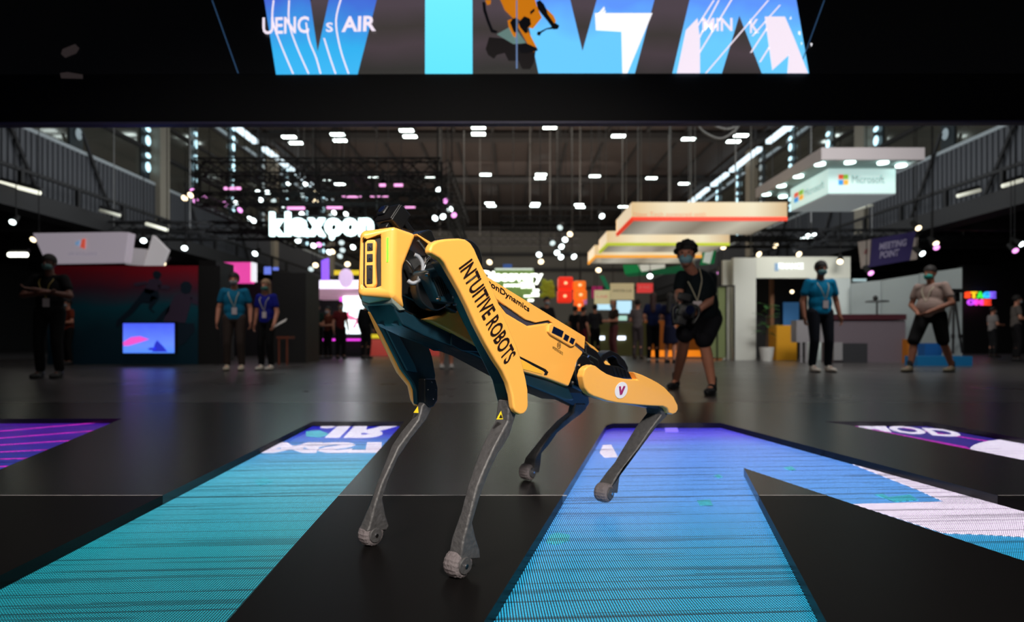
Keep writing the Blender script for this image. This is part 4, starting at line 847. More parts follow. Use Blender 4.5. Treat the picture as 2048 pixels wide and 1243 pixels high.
for k, (u0, u1, va, vb, da, db) in enumerate(((1702, 1762, 566, 560, 16.2, 15.6), (1763, 1838, 560, 548, 15.6, 14.6), (1839, 1924, 547, 535, 14.6, 13.4))):
    A1, B1 = P(u0, va, da), P(u1, vb, db); bm, _ = prism(bmesh.new(), [Vector((A1.x, da, Z0)), Vector((B1.x, db, Z0)), B1, A1], (.03, .1, 0)); obj('panel', bm, mat('partition_white', (156, 166, 168), .5, emit=.05), pw)
slab('shelf_sign', mat('pale_sign', (160, 185, 190), emit=.4), 1707, 557, 1733, 562, 15.2, .05, None, label='small pale glowing shelf sign behind the counter', cat='sign')
pf = grect('platform', mat('platform_blue', (20, 110, 165), .5), 1835, 1945, 712, 12.8, .42, None, label='low bright blue platform under the tripod stand', cat='platform')
grect('seat_block', mat('block_blue', (16, 90, 160), .6), 1850, 1884, 686, 13.4, .25, None, label='blue cube seat behind the walking man', cat='seat'); grect('seat_block', mat('block_orange', (190, 110, 15), .6), 1815, 1832, 678, 14.4, .3, None, label='orange cube seat at the counter end', cat='seat')
# black tripod with camera on the platform
tp = thing('tripod', P(1908, 705, 13.1), 'black studio tripod with a video camera on the blue platform', 'tripod'); c = P(1908, 585, 13.1)
for du, dv in ((-22, 120), (-2, 122), (16, 120)): obj('leg', tube(bmesh.new(), [c, P(1908 + du, 585 + dv, 13.0)], .022, 6), M_blk, tp)
slab('camera_body', M_blk, 1893, 583, 1921, 603, 13.2, .3, tp, bevel=.02); slab('camera_hood', M_blk, 1896, 577, 1925, 585, 13.15, .12, tp)
for du in (-18, -4, 10): slab('brace', M_blk, 1908 + du, 668, 1914 + du, 676, 13.28, .03, tp)
# purple meeting point banner
mp = thing('hanging_banner', P(1775, 536, 17), 'purple hanging banner with pale block lettering and beige ends', 'banner')
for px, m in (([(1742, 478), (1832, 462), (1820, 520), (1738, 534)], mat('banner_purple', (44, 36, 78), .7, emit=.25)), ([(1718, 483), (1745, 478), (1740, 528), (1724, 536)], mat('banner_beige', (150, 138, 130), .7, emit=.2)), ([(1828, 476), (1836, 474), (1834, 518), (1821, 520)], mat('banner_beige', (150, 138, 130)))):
    bm, _ = prism(bmesh.new(), [P(u, v, 17) for u, v in px], (0, .06, 0)); obj('cloth_panel', bm, m, mp)
text_on('lettering', 'MEETING', P(1758, 500, 16.95), P(1812, 491, 16.95), P(1760, 486, 16.95), mat('banner_letter', (130, 124, 145), emit=.3), mp, bold=.03)
text_on('lettering', 'POINT', P(1759, 517, 16.95), P(1797, 511, 16.95), P(1761, 503, 16.95), mat('banner_letter', (130, 124, 145)), mp, bold=.03)
bm, _ = prism(bmesh.new(), [P(1731, 498, 16.98), P(1736, 497, 16.98), P(1735, 507, 16.98), P(1728, 507, 16.98)], (0, .01, 0)); obj('crest_mark', bm, mat('crest', (150, 90, 90), .6), mp)
# colourful letters
s1 = thing('rainbow_sign', P(1960, 612, 24), 'rainbow coloured two-line glowing letters on the dark right wall', 'sign')
cs = [(240, 70, 30), (240, 190, 30), (60, 220, 60), (40, 170, 240), (120, 90, 240)]
for i, ch in enumerate('STAGE'): text_on('letter', ch, P(1930 + i * 12.4, 596, 24), P(1941 + i * 12.4, 596, 24), P(1930 + i * 12.4, 583, 24), mat('rb_%d' % i, cs[i], emit=1.4), s1, bold=.04, thick=.08)
for i, ch in enumerate('ONE'): text_on('letter', ch, P(1935 + i * 16, 610, 24), P(1949 + i * 16, 610, 24), P(1935 + i * 16, 598, 24), mat('rc_%d' % i, [(190, 70, 230), (235, 60, 190), (240, 60, 40)][i], emit=1.4), s1, bold=.04, thick=.08)
grect('partition', M_black, 1927, 2250, 530, 24.4, .3, None, label='black partition wall behind the rainbow letters', cat='wall')
# left: angled white hanging sign boxes
hb = thing('hanging_sign', P(160, 525, 15), 'white trapezoid hanging sign box with a small red and blue logo', 'sign')
M_hs = mat('hanging_white', (190, 180, 192), .5, emit=.42)
for px, dz in (([(66, 466), (240, 463.5), (236, 523), (92, 525)], 15), ([(240, 463.5), (256, 464), (248, 523), (236, 523)], 15)):
    bm, _ = prism(bmesh.new(), [P(u, v, dz) for u, v in px], (0, .3, 0)); obj('panel', bm, M_hs, hb)
for px, c in (([(164, 478), (170, 477), (169, 497), (160, 494)], (225, 90, 70)), ([(151, 484), (159, 480), (157, 491), (150, 489)], (120, 160, 200))):
    bm, _ = prism(bmesh.new(), [P(u, v, 14.97) for u, v in px], (0, .02, 0)); obj('logo_mark', bm, mat('hl_%d' % c[0], c, emit=.6), hb)
text_on('lettering', 'LIFE EXCELLENCE', P(137, 510, 14.98), P(194, 510, 14.98), P(137, 504, 14.98), mat('faint_grey', (165, 160, 178), emit=.3), hb)
hb2 = thing('hanging_sign', P(310, 530, 15.6), 'white folded hanging sign beside the trapezoid one', 'sign')
for px, dz, e in (([(252, 494), (292, 498), (288, 531), (250, 528)], 15.8, .25), ([(305, 470), (334, 499), (321, 531), (288, 531)], 15.4, .5)):
    bm, _ = prism(bmesh.new(), [P(u, v, dz) for u, v in px], (0, .15, 0)); obj('panel', bm, mat('hs_%s' % e, (190, 186, 188), .5, emit=e), hb2)
# mural wall
D = 13.6
mu = thing('mural_wall', P(250, 710, D), 'mural partition with running figures on a red to teal gradient', 'wall')
M_mur = ramp_mat('mural_paint', 'Z', CH - .4, CH + 1.75, [(0, (14, 50, 66)), (.35, (24, 60, 74)), (.62, (22, 92, 108)), (.82, (92, 52, 72)), (1, (165, 30, 48))], base=True, noise=.35, nscale=1.3)
b_ = M_mur.node_tree.nodes['Principled BSDF']
grect('painted_panel', M_mur, 95, 396, 531, D, .15, mu); grect('side_panel', M_black, 396.5, 440, 531, D, .5, mu)
M_fig = mat('mural_figure', (18, 40, 58), .6); M_fig2 = mat('mural_shirt', (74, 60, 84), .6)
for px, m in (([(305, 545), (311, 541), (318, 542), (323, 548), (319, 556), (312, 558), (307, 553)], M_fig), ([(300, 558), (318, 556), (324, 566), (318, 578), (300, 588), (288, 584), (292, 568)], M_fig2), ([(268, 566), (292, 562), (294, 568), (276, 572), (268, 571)], M_fig2), ([(316, 570), (334, 570), (341, 573), (336, 579), (318, 577)], M_fig2),
              ([(290, 576), (316, 582), (318, 594), (305, 600), (298, 606), (284, 604), (266, 625), (248, 640), (236, 654), (231, 652), (234, 640), (256, 620), (276, 596)], M_fig), ([(302, 590), (318, 596), (306, 612), (302, 618), (310, 624), (306, 624), (297, 616)], M_fig),
              ([(361, 568), (368, 562), (378, 563), (384, 572), (380, 584), (370, 588), (362, 582)], M_fig), ([(350, 590), (366, 586), (384, 594), (378, 620), (370, 645), (326, 644), (334, 620)], M_fig2), ([(380, 594), (396, 600), (396, 610), (384, 606)], M_fig2), ([(310, 642), (330, 618), (340, 610), (338, 622), (318, 648)], M_fig), ([(330, 645), (388, 646), (390, 660), (372, 684), (352, 696), (350, 668)], M_fig)):
    bm, _ = prism(bmesh.new(), [P(u, v, D - .012) for u, v in px], (0, .01, 0)); obj('painted_figure', bm, m, mu)
tv = thing('monitor', P(296, 707, 12.6), 'large monitor on the floor glowing blue in front of the mural', 'screen')
slab('housing', M_blk, 243, 643, 350, 708, 12.6, .1, tv); slab('screen', ramp_mat('tv_picture', 'Z', CH - .3, CH + .4, [(0, (60, 130, 240)), (.4, (95, 130, 245)), (1, (70, 90, 230))], 1.3, noise=.15, nscale=4), 246, 646, 348, 705.5, 12.58, .015, tv)
for px, m in (([(246, 684), (262, 674), (280, 672), (298, 678), (280, 684), (256, 691), (247, 691)], mat('tv_pink', (225, 80, 190), emit=1.1)), ([(304, 703), (310, 686), (314, 680), (318, 684), (326, 692), (335, 703)], mat('tv_navy', (40, 50, 190), emit=1)), ([(295, 697), (300, 695), (312, 694), (312, 698), (300, 700)], mat('tv_navy', (40, 50, 190)))):
    bm, _ = prism(bmesh.new(), [P(u, v, 12.57) for u, v in px], (0, .006, 0)); obj('picture_shape', bm, m, tv)
# dark booth columns
grect('partition', M_black, 398, 432, 520, 15.5, 1.0, None, label='black partition left of the couple', cat='wall'); grect('partition', mat('partition_dark', (13, 13, 14), .6), 545, 612, 545, 14.5, 1.0, None, label='black partition right of the couple', cat='wall')
ps = thing('pink_lightbox', P(467, 565, 19), 'bright pink lightbox with white lettering above the couple', 'sign')
slab('front', mat('pink_light', (225, 70, 160), emit=.95), 428, 524, 501, 565, 19, .3, ps); slab('edge', mat('edge_white', (235, 235, 240), emit=.9), 501.5, 524, 506, 562, 19, .3, ps)
text_on('lettering', 'Inspired by', P(434, 541, 18.97), P(468, 539, 18.97), P(434, 534, 18.97), M_sign, ps, bold=.03); text_on('lettering', 'Moovit', P(440, 558, 18.97), P(476, 558, 18.97), P(440, 544, 18.97), M_sign, ps, bold=.05)
slab('wall_screen', mat('blue_screen', (110, 130, 235), emit=.8), 528, 533, 541, 548, 19, .05, None, label='small blue screen above the blonde woman', cat='screen'); slab('wall_screen', mat('blue_screen', (110, 130, 235)), 546, 534, 556, 540, 19, .05, None, label='tiny blue screen right of the other small screen', cat='screen')
hs = thing('bar_stool', P(565, 706, 13.4), 'tall orange wooden stool beside the blonde woman', 'stool')
for u in (556, 572): grect('leg', mat('stool_wood', (110, 50, 28), .6), u, u + 3, 676, 13.4, .05, hs)
slab('seat', mat('stool_wood', (110, 50, 28)), 553, 672, 578, 677, 13.38, .35, hs)
# bright booth centre left
D = 20
bb = thing('bright_booth', P(670, 705, D), 'bright booth with rounded pink canopy and big white screen', 'stand')
bm = bmesh.new(); box(bm, P(680, 586, D) + Vector((0, .6, 0)), (2.0, 1.2, .33)); obj('canopy_ring', bm, mat('canopy_rose', (205, 160, 180), .5, emit=.35), bb, bevel=.12, seg=4)
slab('light_shelf', mat('booth_white', (235, 230, 245), emit=1.6), 634, 560, 742, 577, D + .3, .2, bb)
for k in range(3): slab('purple_column', M_purple, 642.5 + k * 5, 520 - k * 2, 646.5 + k * 5, 560, D + .1, .1, bb)
bm = ell(bmesh.new(), P(692, 556, D - .1), (.24, .15, .32)); obj('glowing_figure', bm, mat('figure_lilac', (225, 195, 235), emit=.9), bb, smooth=True)
slab('yellow_band', mat('band_yellow', (225, 200, 30), emit=.6), 668, 540, 760, 549, D + .8, .1, bb)
slab('screen', mat('booth_screen', (232, 250, 250), emit=2.2), 686, 592, 728, 667, D - .1, .08, bb)
for px in ([(692, 632), (702, 606), (704, 607), (696, 634)], [(690, 626), (702, 630), (716, 637), (714, 640), (700, 640), (690, 632)], [(704, 656), (712, 640), (716, 642), (710, 656)]):
    bm, _ = prism(bmesh.new(), [P(u, v, D - .13) for u, v in px], (0, .02, 0)); obj('picture_stroke', bm, mat('stroke_pink', (235, 130, 170), emit=1), bb)
grect('screen_base', M_black, 682, 732, 667.5, D, .3, bb)
for u0, u1 in ((636, 646), (653, 669), (675, 688), (693, 720)): slab('magenta_tube', mat('tube_magenta', (225, 60, 215), emit=1.4), u0, 677, u1, 681, D - .2, .08, bb)
slab('magenta_tube', mat('tube_magenta', (225, 60, 215)), 678, 668, 681, 677, D - .2, .08, bb); slab('magenta_tube', mat('tube_magenta', (225, 60, 215)), 679, 594, 684, 602, D - .2, .08, bb)
slab('white_column', mat('booth_white', (235, 230, 245)), 612, 596, 619, 618, D, .1, bb); slab('white_column', mat('booth_white', (235, 230, 245)), 620, 590, 630, 605, D, .1, bb)
grect('dark_interior', M_black, 632, 684, 596, D + 1, .2, bb)
grect('floor_band', mat('band_red', (190, 70, 60), .5, emit=.3), 738, 880, 678, D + 1.2, .3, None, label='red and yellow low wall behind the robot front legs', cat='wall')
slab('wall_stripe', mat('band_yellow', (225, 200, 30)), 738, 668, 880, 676, D + 1.15, .1, None, label='yellow stripe panel above the low red wall', cat='panel')
# discovery sign area
ds = thing('white_letter_sign', P(1035, 600, 24), 'glowing white cursive sign on leafy trellis behind the robot back', 'sign')
M_dl = mat('sign_blaze', (248, 255, 240), emit=3)
text_on('lettering', 'Discovery', P(962, 568, 24), P(1086, 568, 24), P(962, 541, 24), M_dl, ds, bold=.045, thick=.1)
text_on('lettering', 'powered', P(1008, 575, 24), P(1039, 575, 24), P(1008, 566, 24), M_dl, ds, bold=.05, thick=.05); text_on('lettering', 'DATA', P(1042, 576, 24), P(1069, 576, 24), P(1042, 564, 24), M_dl, ds, bold=.06, thick=.05)
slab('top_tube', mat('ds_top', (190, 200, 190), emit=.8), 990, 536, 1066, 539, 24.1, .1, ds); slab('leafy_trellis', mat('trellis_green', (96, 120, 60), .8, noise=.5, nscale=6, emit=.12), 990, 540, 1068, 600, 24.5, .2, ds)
for u0, v0, u1, v1 in ((1066, 578, 1078, 582), (1063, 585, 1078, 592), (1056, 598, 1067, 602), (1048, 590, 1062, 593)): slab('light_bar', M_dl, u0, v0, u1, v1, 23.9, .08, ds)
slab('blue_panel', mat('ds_blue', (60, 95, 170), .5, emit=.3), 1006, 528, 1024, 536, 25, .1, ds)
bm = bmesh.new()
for k in range(40): ell(bm, P(random.uniform(1084, 1106), random.uniform(562, 592), 23.5), (.12, .08, .1), seg=6, rings=4)
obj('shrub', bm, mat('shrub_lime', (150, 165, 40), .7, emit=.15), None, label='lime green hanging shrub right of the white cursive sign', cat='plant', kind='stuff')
for k, (u0, v0, u1, v1, c, lab) in enumerate(((1117, 553, 1146, 578, (235, 45, 25), 'upper red glowing lantern cube'), (1116, 579, 1144, 604, (235, 45, 25), 'lower red glowing lantern cube'), (1148, 561, 1172, 578, (240, 115, 30), 'uppermost orange glowing lantern cube'), (1149, 579, 1174, 599, (240, 115, 30), 'middle orange glowing lantern cube'), (1150, 600, 1168, 620, (240, 100, 25), 'lowest orange glowing lantern cube'))):
    t = thing('lantern_cube', P((u0 + u1) / 2, v1, 22), lab, 'lantern', 'glowing lantern cubes'); slab('shade', mat('lantern_%d' % c[1], c, .5, emit=.75), u0, v0, u1, v1, 22, .5, t, bevel=.05)
    obj('bulb', ell(bmesh.new(), P((u0 + u1) / 2, (v0 + v1) / 2, 21.97), (.06, .02, .05)), mat('bulb_%d' % c[1], (255, 190, 140), emit=1.5), t, smooth=True)
    obj('cord', tube(bmesh.new(), [P((u0 + u1) / 2, v0, 22.2), P((u0 + u1) / 2, v0 - 60, 22.2)], .012, 5), M_black, t)
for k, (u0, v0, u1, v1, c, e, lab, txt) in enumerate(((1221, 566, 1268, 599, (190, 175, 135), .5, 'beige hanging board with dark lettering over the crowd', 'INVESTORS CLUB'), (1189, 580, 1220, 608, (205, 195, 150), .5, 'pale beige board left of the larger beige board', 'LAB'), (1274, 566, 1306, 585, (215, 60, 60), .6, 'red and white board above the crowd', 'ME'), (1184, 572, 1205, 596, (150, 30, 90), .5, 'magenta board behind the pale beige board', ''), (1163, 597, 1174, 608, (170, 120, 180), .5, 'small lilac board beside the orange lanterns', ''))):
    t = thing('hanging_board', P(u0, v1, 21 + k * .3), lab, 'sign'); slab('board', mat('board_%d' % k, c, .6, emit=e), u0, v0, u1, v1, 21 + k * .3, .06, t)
    if txt: text_on('lettering', txt, P(u0 + 5, (v0 + v1) / 2 + 1, 20.97 + k * .3), P(u1 - 5, (v0 + v1) / 2 + 1, 20.97 + k * .3), P(u0 + 5, (v0 + v1) / 2 - 4, 20.97 + k * .3), M_ink if k == 0 else mat('board_letter', (220, 120, 120), emit=.3), t)
    obj('cord', tube(bmesh.new(), [P(u0 + 5, v0, 21.05 + k * .3), P(u0 + 5, v0 - 40, 21.05 + k * .3)], .012, 5), M_black, t)
slab('wall_screen', mat('pale_screen', (175, 215, 235), emit=1.1), 1234, 601, 1263, 626, 20, .06, None, label='pale blue screen behind the bald man', cat='screen'); slab('wall_screen', mat('pale_screen', (175, 215, 235)), 1194, 608, 1222, 619, 20.2, .06, None, label='low pale blue screen behind the grey jacket man', cat='screen')
bc = thing('bar_counter', P(1245, 705, 19), 'long olive lit bar counter behind the crowd', 'counter')
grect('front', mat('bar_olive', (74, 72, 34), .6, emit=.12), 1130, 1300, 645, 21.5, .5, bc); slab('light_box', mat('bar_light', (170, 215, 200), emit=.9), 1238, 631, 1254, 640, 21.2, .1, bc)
for u0, u1 in ((1200, 1209), (1236, 1251)): slab('light_slot', mat('slot_white', (225, 235, 255), emit=3), u0, 672, u1, 679, 21.4, .05, bc)
grect('orange_wall', mat('glow_orange', (240, 130, 20)), 1290, 1416, 640, 22.6, .2, None, label='dim orange stand wall behind the crowd on the right', cat='wall').data.materials[0] = mat('orange_wall', (150, 80, 20), .6, emit=.2)
# dark clutter masses that close the view behind the stands
grect('partition', mat('partition_grey', (24, 25, 27), .6), 432, 545, 560, 21, .4, None, label='dark partition behind the couple', cat='wall')
grect('partition', mat('partition_grey', (24, 25, 27)), 745, 960, 560, 26, .4, None, label='dark partition far behind the robot head', cat='wall')
for k, (u0, u1, v, d) in enumerate(((0, 760, 455, 21), (1000, 1200, 440, 30), (1440, 2048, 470, 21), (760, 1160, 470, 34))):
    t = thing('lighting_truss', P(u0, v, d), ['long black truss over the left stands', 'black truss in the middle distance', 'long black truss over the right stands', 'farthest black truss below the ceiling'][k], 'truss')
    for j in range(2): truss('truss_section', P(u0, v + j * 14, d + j), P(u1, v + j * 14, d + j), .35, 24, t, .03)
    for w_ in (.3, .5, .8):
        q_ = P(u0 + (u1 - u0) * w_, v, d); obj('suspension', tube(bmesh.new(), [q_, Vector((q_.x, q_.y, ZC - .02 if abs(q_.x) < 15 else CH + 4.44))], .012, 5), M_cable, t)

# ------------------------------------------------------------------ PEOPLE
V = Vector
def pose(u, vf, H, yaw=0.0, arms='down', stride=0.0, d=None, wide=1.0, lean=0.0):
    d = d or F * (CH - Z0) / (vf - HV); b = P(u, vf, d); b.z = Z0; s = H / 1.75
    r = V((math.cos(yaw), math.sin(yaw), 0)); f = V((math.sin(yaw), -math.cos(yaw), 0)); z = V((0, 0, 1))
    def q(x, y, h): return b + (r * x * wide + f * y + z * h + f * lean * h * .3) * s
    J = dict(s=s, r=r, f=f, head=q(0, .03, 1.625), neck=q(0, 0, 1.45), ch=q(0, .0, 1.25), pel=q(0, 0, .95), b=b, wide=wide)
    J['sh'] = [q(-.18, 0, 1.42), q(.18, 0, 1.42)]; J['hip'] = [q(-.09, 0, .92), q(.09, 0, .92)]
    J['kn'] = [q(-.10, .05 + stride * .45, .50), q(.10, .05 - stride * .35, .50)]; J['an'] = [q(-.11, stride * .75, .09), q(.11, -stride * .75, .09)]
    if arms == 'down': J['el'] = [q(-.24, -.02, 1.12), q(.24, -.02, 1.12)]; J['wr'] = [q(-.25, .06, .88), q(.25, .06, .88)]
    elif arms == 'front': J['el'] = [q(-.24, .02, 1.14), q(.24, .02, 1.14)]; J['wr'] = [q(-.10, .28, 1.12), q(.10, .28, 1.12)]
    elif arms == 'clasp': J['el'] = [q(-.25, .0, 1.13), q(.25, .0, 1.13)]; J['wr'] = [q(-.06, .22, .98), q(.06, .22, .98)]
    elif arms == 'crossed': J['el'] = [q(-.27, .08, 1.17), q(.27, .08, 1.17)]; J['wr'] = [q(.08, .24, 1.20), q(-.08, .22, 1.25)]
    elif arms == 'tablet': J['el'] = [q(-.24, -.02, 1.12), q(.24, .0, 1.12)]; J['wr'] = [q(-.24, .05, .88), q(.24, .12, .90)]
    J['toe'] = [f, f]
    return J
def person(J, label, top, bottom, skin=M_skin, hair=(25, 18, 14), shoe=(190, 185, 175), mask=(120, 170, 175), shorts=False, badge=True, voxel=.011, hairkind='short', group=None, belly=0.0, skirt=False, fingers=True, name='person', cat='person', lany=(190, 185, 160), sleeve=.55, glasses=False):
    s = J['s']; r, f = J['r'], J['f']; z = V((0, 0, 1)); W = J['wide']
    t = thing(name, (J['b'].x, J['b'].y, Z0), label, cat, group)
    Rm = Matrix((r, -f, z)).transposed()
    tor = (J['neck'] - J['pel']).normalized()
    hd = J['head']
    # continuous body
    bm = bmesh.new()
    ell(bm, hd + z * .02 * s, (.076 * s, .095 * s, .112 * s), Rm); ell(bm, hd + f * .022 * s - z * .055 * s, (.056 * s, .066 * s, .062 * s), Rm)
    cone(bm, hd + f * .085 * s + z * .01 * s, hd + f * .112 * s - z * .022 * s, .010 * s, .017 * s, 8); ell(bm, hd + f * .102 * s - z * .022 * s, (.016 * s,) * 3)
    for k in (-1, 1): ell(bm, hd + r * k * .078 * s - f * .005 * s, (.012 * s, .024 * s, .034 * s), Rm)
    capsule(bm, hd - z * .06 * s - f * .01 * s, J['neck'] - z * .03 * s, .052 * s, .062 * s)
    capsule(bm, J['sh'][0].lerp(J['sh'][1], .08) - z * .02 * s, J['sh'][1].lerp(J['sh'][0], .08) - z * .02 * s, .04 * s, .04 * s); ell(bm, J['ch'], (.135 * s * W, .085 * s, .17 * s), Rm); capsule(bm, J['ch'], J['pel'], .09 * s, .1 * s)
    for k in (0, 1):
        capsule(bm, J['sh'][k].lerp(J['sh'][1 - k], .05) - z * .015 * s, J['el'][k], .044 * s, .043 * s); capsule(bm, J['el'][k], J['wr'][k], .044 * s, .030 * s)
        capsule(bm, J['pel'], J['hip'][k], .09 * s, .08 * s); capsule(bm, J['hip'][k], J['kn'][k], .078 * s, .052 * s)
        m_ = J['kn'][k].lerp(J['an'][k], .35) - J['toe'][k] * .012 * s; capsule(bm, J['kn'][k], m_, .056 * s, .06 * s); capsule(bm, m_, J['an'][k], .06 * s, .038 * s)
        capsule(bm, J['an'][k], J['an'][k] + J['toe'][k] * .1 * s - z * .03 * s, .035 * s, .03 * s)
        # hand: palm, four fingers of different lengths, thumb from the side
        a = (J['wr'][k] - J['el'][k]).normalized(); sd = a.cross(f).normalized() if abs(a.dot(f)) < .8 else a.cross(z).normalized()
        nrm = sd.cross(a).normalized(); c0 = J['wr'][k]; pw = c0 + a * .055 * s
        Rh = Matrix((nrm, sd, a)).transposed(); ell(bm, pw, (.036 * s, .017 * s, .05 * s), Rh, 12, 8)
        # fingers spread along nrm, curl towards sd
        cu_ = -sd if k == 0 else sd
        for j, ln in enumerate((.066, .075, .070, .055)):
            o_ = nrm * (.028 - j * .0185) * s; p0 = pw + a * .035 * s + o_; p1 = p0 + (a * .9 + cu_ * .25) * ln * .55 * s; p2 = p1 + (a * .55 + cu_ * .8) * ln * .5 * s
            capsule(bm, p0, p1, .0095 * s, .009 * s, 8); capsule(bm, p1, p2, .009 * s, .0075 * s, 8)
        p0 = c0 + a * .03 * s + nrm * .03 * s; p1 = p0 + (a * .7 + nrm * .7) * .035 * s; capsule(bm, p0, p1, .012 * s, .010 * s, 8); capsule(bm, p1, p1 + a * .03 * s, .010 * s, .009 * s, 8)
    body = blob('body', bm, skin, t, voxel, 3)
    mt = mat('cloth_%d_%d_%d' % top, top, .85, noise=.12, nscale=14, spec=.2); mb = mat('cloth_%d_%d_%d' % bottom, bottom, .85, noise=.12, nscale=14, spec=.2)
    bm = bmesh.new(); capsule(bm, J['sh'][0].lerp(J['sh'][1], .06) - z * .012 * s, J['sh'][1].lerp(J['sh'][0], .06) - z * .006 * s, .066 * s, .066 * s); capsule(bm, J['neck'] - z * .06 * s, J['ch'], .075 * s, .12 * s)
    ell(bm, J['ch'] + tor * .02 * s, (.172 * s * W, .115 * s, .21 * s), Rm); ell(bm, J['ch'].lerp(J['pel'], .6) + f * belly * .6 * s, ((.158 + belly * .5) * s * W, (.112 + belly) * s, .2 * s), Rm); ell(bm, J['pel'] + z * .02 * s, (.160 * s * W, .125 * s, .14 * s), Rm); ell(bm, J['ch'].lerp(J['pel'], .5), (.165 * s * W, .118 * s, .2 * s), Rm)
    for k in (0, 1):
        e = J['sh'][k].lerp(J['el'][k], sleeve); capsule(bm, J['sh'][k].lerp(J['sh'][1 - k], .05), e, .068 * s, .062 * s)
        if sleeve > .9: capsule(bm, J['el'][k], J['el'][k].lerp(J['wr'][k], .93), .055 * s, .04 * s)
    blob('shirt', bm, mt, t, voxel * 1.2, 5)
    bm = bmesh.new(); ell(bm, J['pel'] - z * .02 * s, (.162 * s * W, .118 * s, .115 * s), Rm)
    if skirt:
        cone(bm, J['pel'], J['kn'][0].lerp(J['kn'][1], .5), .15 * s, .2 * s, 16)
    else:
        for k in (0, 1):
            capsule(bm, J['hip'][k] + z * .02, J['kn'][k] + (z * .02 if not shorts else z * .03), (.100 + (.006 if shorts else 0)) * s * W ** .5, (.096 if shorts else .074) * s)
            if not shorts: capsule(bm, J['kn'][k], J['an'][k] + z * .05 * s, .074 * s, .060 * s)
    blob('skirt' if skirt else ('shorts' if shorts else 'trousers'), bm, mb, t, voxel * 1.2, 5)
    for k in (0, 1):
        a = J['an'][k]; tf = J['toe'][k]; zz = Z0 + .001; bm = bmesh.new(); Rf = Matrix((tf.cross(z), tf, z)).transposed()
        ell(bm, V((a.x, a.y, a.z - .03 * s)) + tf * .02 * s, (.048 * s, .085 * s, .058 * s), Rf); ell(bm, V((a.x, a.y, a.z - .05 * s)) + tf * .11 * s, (.052 * s, .115 * s, .040 * s), Rf)
        me_z = a.z - .088 * s
        sh = blob('shoe', bm, mat('shoe_%d_%d_%d' % shoe, shoe, .6), t, voxel * .9, 2)
        bm = bmesh.new(); ell(bm, V((a.x, a.y, a.z - .078 * s)) + tf * .07 * s, (.053 * s, .165 * s, .011 * s), Rf); obj('sole', bm, mat('sole', (150, 148, 145) if sum(shoe) > 200 else (22, 22, 24), .7), sh, smooth=True)
        if shorts:
            bm = bmesh.new(); capsule(bm, a - z * .01, a + z * .07 * s, .041 * s, .044 * s); obj('sock', bm, mat('sock', (16, 17, 24), .9), t, smooth=True)
    mh = mat('hair_%d' % hair[0], hair, .7, noise=.3, nscale=60, bump=.6)
    bm = bmesh.new(); ell(bm, hd + z * .045 * s - f * .012 * s, (.092 * s, .112 * s, .106 * s), Rm); 
    if hairkind == 'curly':
        for _ in range(60):
            a = random.uniform(0, 6.28); e = random.uniform(-.1, 1.4); o_ = r * math.cos(a) * math.cos(e) * .095 + f * math.sin(a) * math.cos(e) * .095 + z * (math.sin(e) * .10 + .045) - f * .015
            ell(bm, hd + o_ * s, (random.uniform(.018, .034) * s,) * 3, seg=8, rings=6)
    if hairkind in ('long', 'tail'):
        capsule(bm, hd - f * .06 * s, J['neck'] - f * .07 * s - (z * .16 * s if hairkind == 'long' else z * .02), .075 * s if hairkind == 'long' else .05 * s, (.07 if hairkind == 'long' else .025) * s)
        if hairkind == 'long': capsule(bm, hd + r * .05 * s - z * .02, J['neck'] + r * .07 * s - z * .1 * s, .035 * s, .025 * s); capsule(bm, hd - r * .05 * s - z * .02, J['neck'] - r * .07 * s - z * .1 * s, .035 * s, .025 * s)
    hm = evalmesh(bm, [('REMESH', dict(mode='VOXEL', voxel_size=voxel)), ('SMOOTH', dict(factor=.5, iterations=1 if hairkind == 'curly' else 3))])
    # keep the face clear
    b2 = bmesh.new(); b2.from_mesh(hm); kill = [v for v in b2.verts if (v.co - hd).dot(f) > .045 * s and (v.co - hd).dot(z) < .045 * s]
    if hairkind != 'bald': bmesh.ops.delete(b2, geom=kill, context='VERTS')
    else: bmesh.ops.delete(b2, geom=[v for v in b2.verts if (v.co - hd).dot(z) > .07 * s or (v.co - hd).dot(f) > -.01], context='VERTS')
    obj('hair', b2, mh, t, smooth=True)
    for k in (-1, 1):
        obj('eye', ell(bmesh.new(), hd + r * k * .031 * s + f * .085 * s + z * .018 * s, (.013 * s, .008 * s, .008 * s), Rm, 10, 6), mat('eye_dark', (30, 22, 18), .3), t, smooth=True)
    if glasses:
        for k in (-1, 1): obj('glasses_lens', ell(bmesh.new(), hd + r * k * .034 * s + f * .096 * s + z * .016 * s, (.026 * s, .006 * s, .018 * s), Rm, 12, 6), M_blk, t, smooth=True)
    if mask:
        bm = bmesh.new(); ell(bm, hd + f * .034 * s - z * .042 * s, (.068 * s, .078 * s, .056 * s), Rm, 20, 12); bmesh.ops.delete(bm, geom=[v for v in bm.verts if (v.co - hd).dot(f) < .028 * s], context='VERTS')
        obj('face_mask', bm, mat('mask_%d_%d' % mask[:2], mask, .8), t, smooth=True)
    if badge:
        fr = J['ch'] + f * (.128 + belly * .6) * s - z * .09 * s
        bm = bmesh.new(); box(bm, fr - z * .09 * s + r * .02, (.085 * s, .006, .12 * s), Rm); bd = obj('badge', bm, mat('badge_white', (200, 190, 195), .5), t)
        for k in (-1, 1):
            pts = [J['neck'] + r * k * .06 * s + z * .03 * s - f * .01, J['neck'] + r * k * .085 * s + f * .085 * s - z * .06 * s, J['ch'] + r * k * .06 * s + f * .135 * s + z * .06 * s, fr - z * .03 * s + r * .02]
            obj('lanyard', tube(bmesh.new(), smoothpts(pts, 3), .006 * s, 6), mat('lanyard_%d' % lany[0], lany, .7), t, smooth=True)
    return t
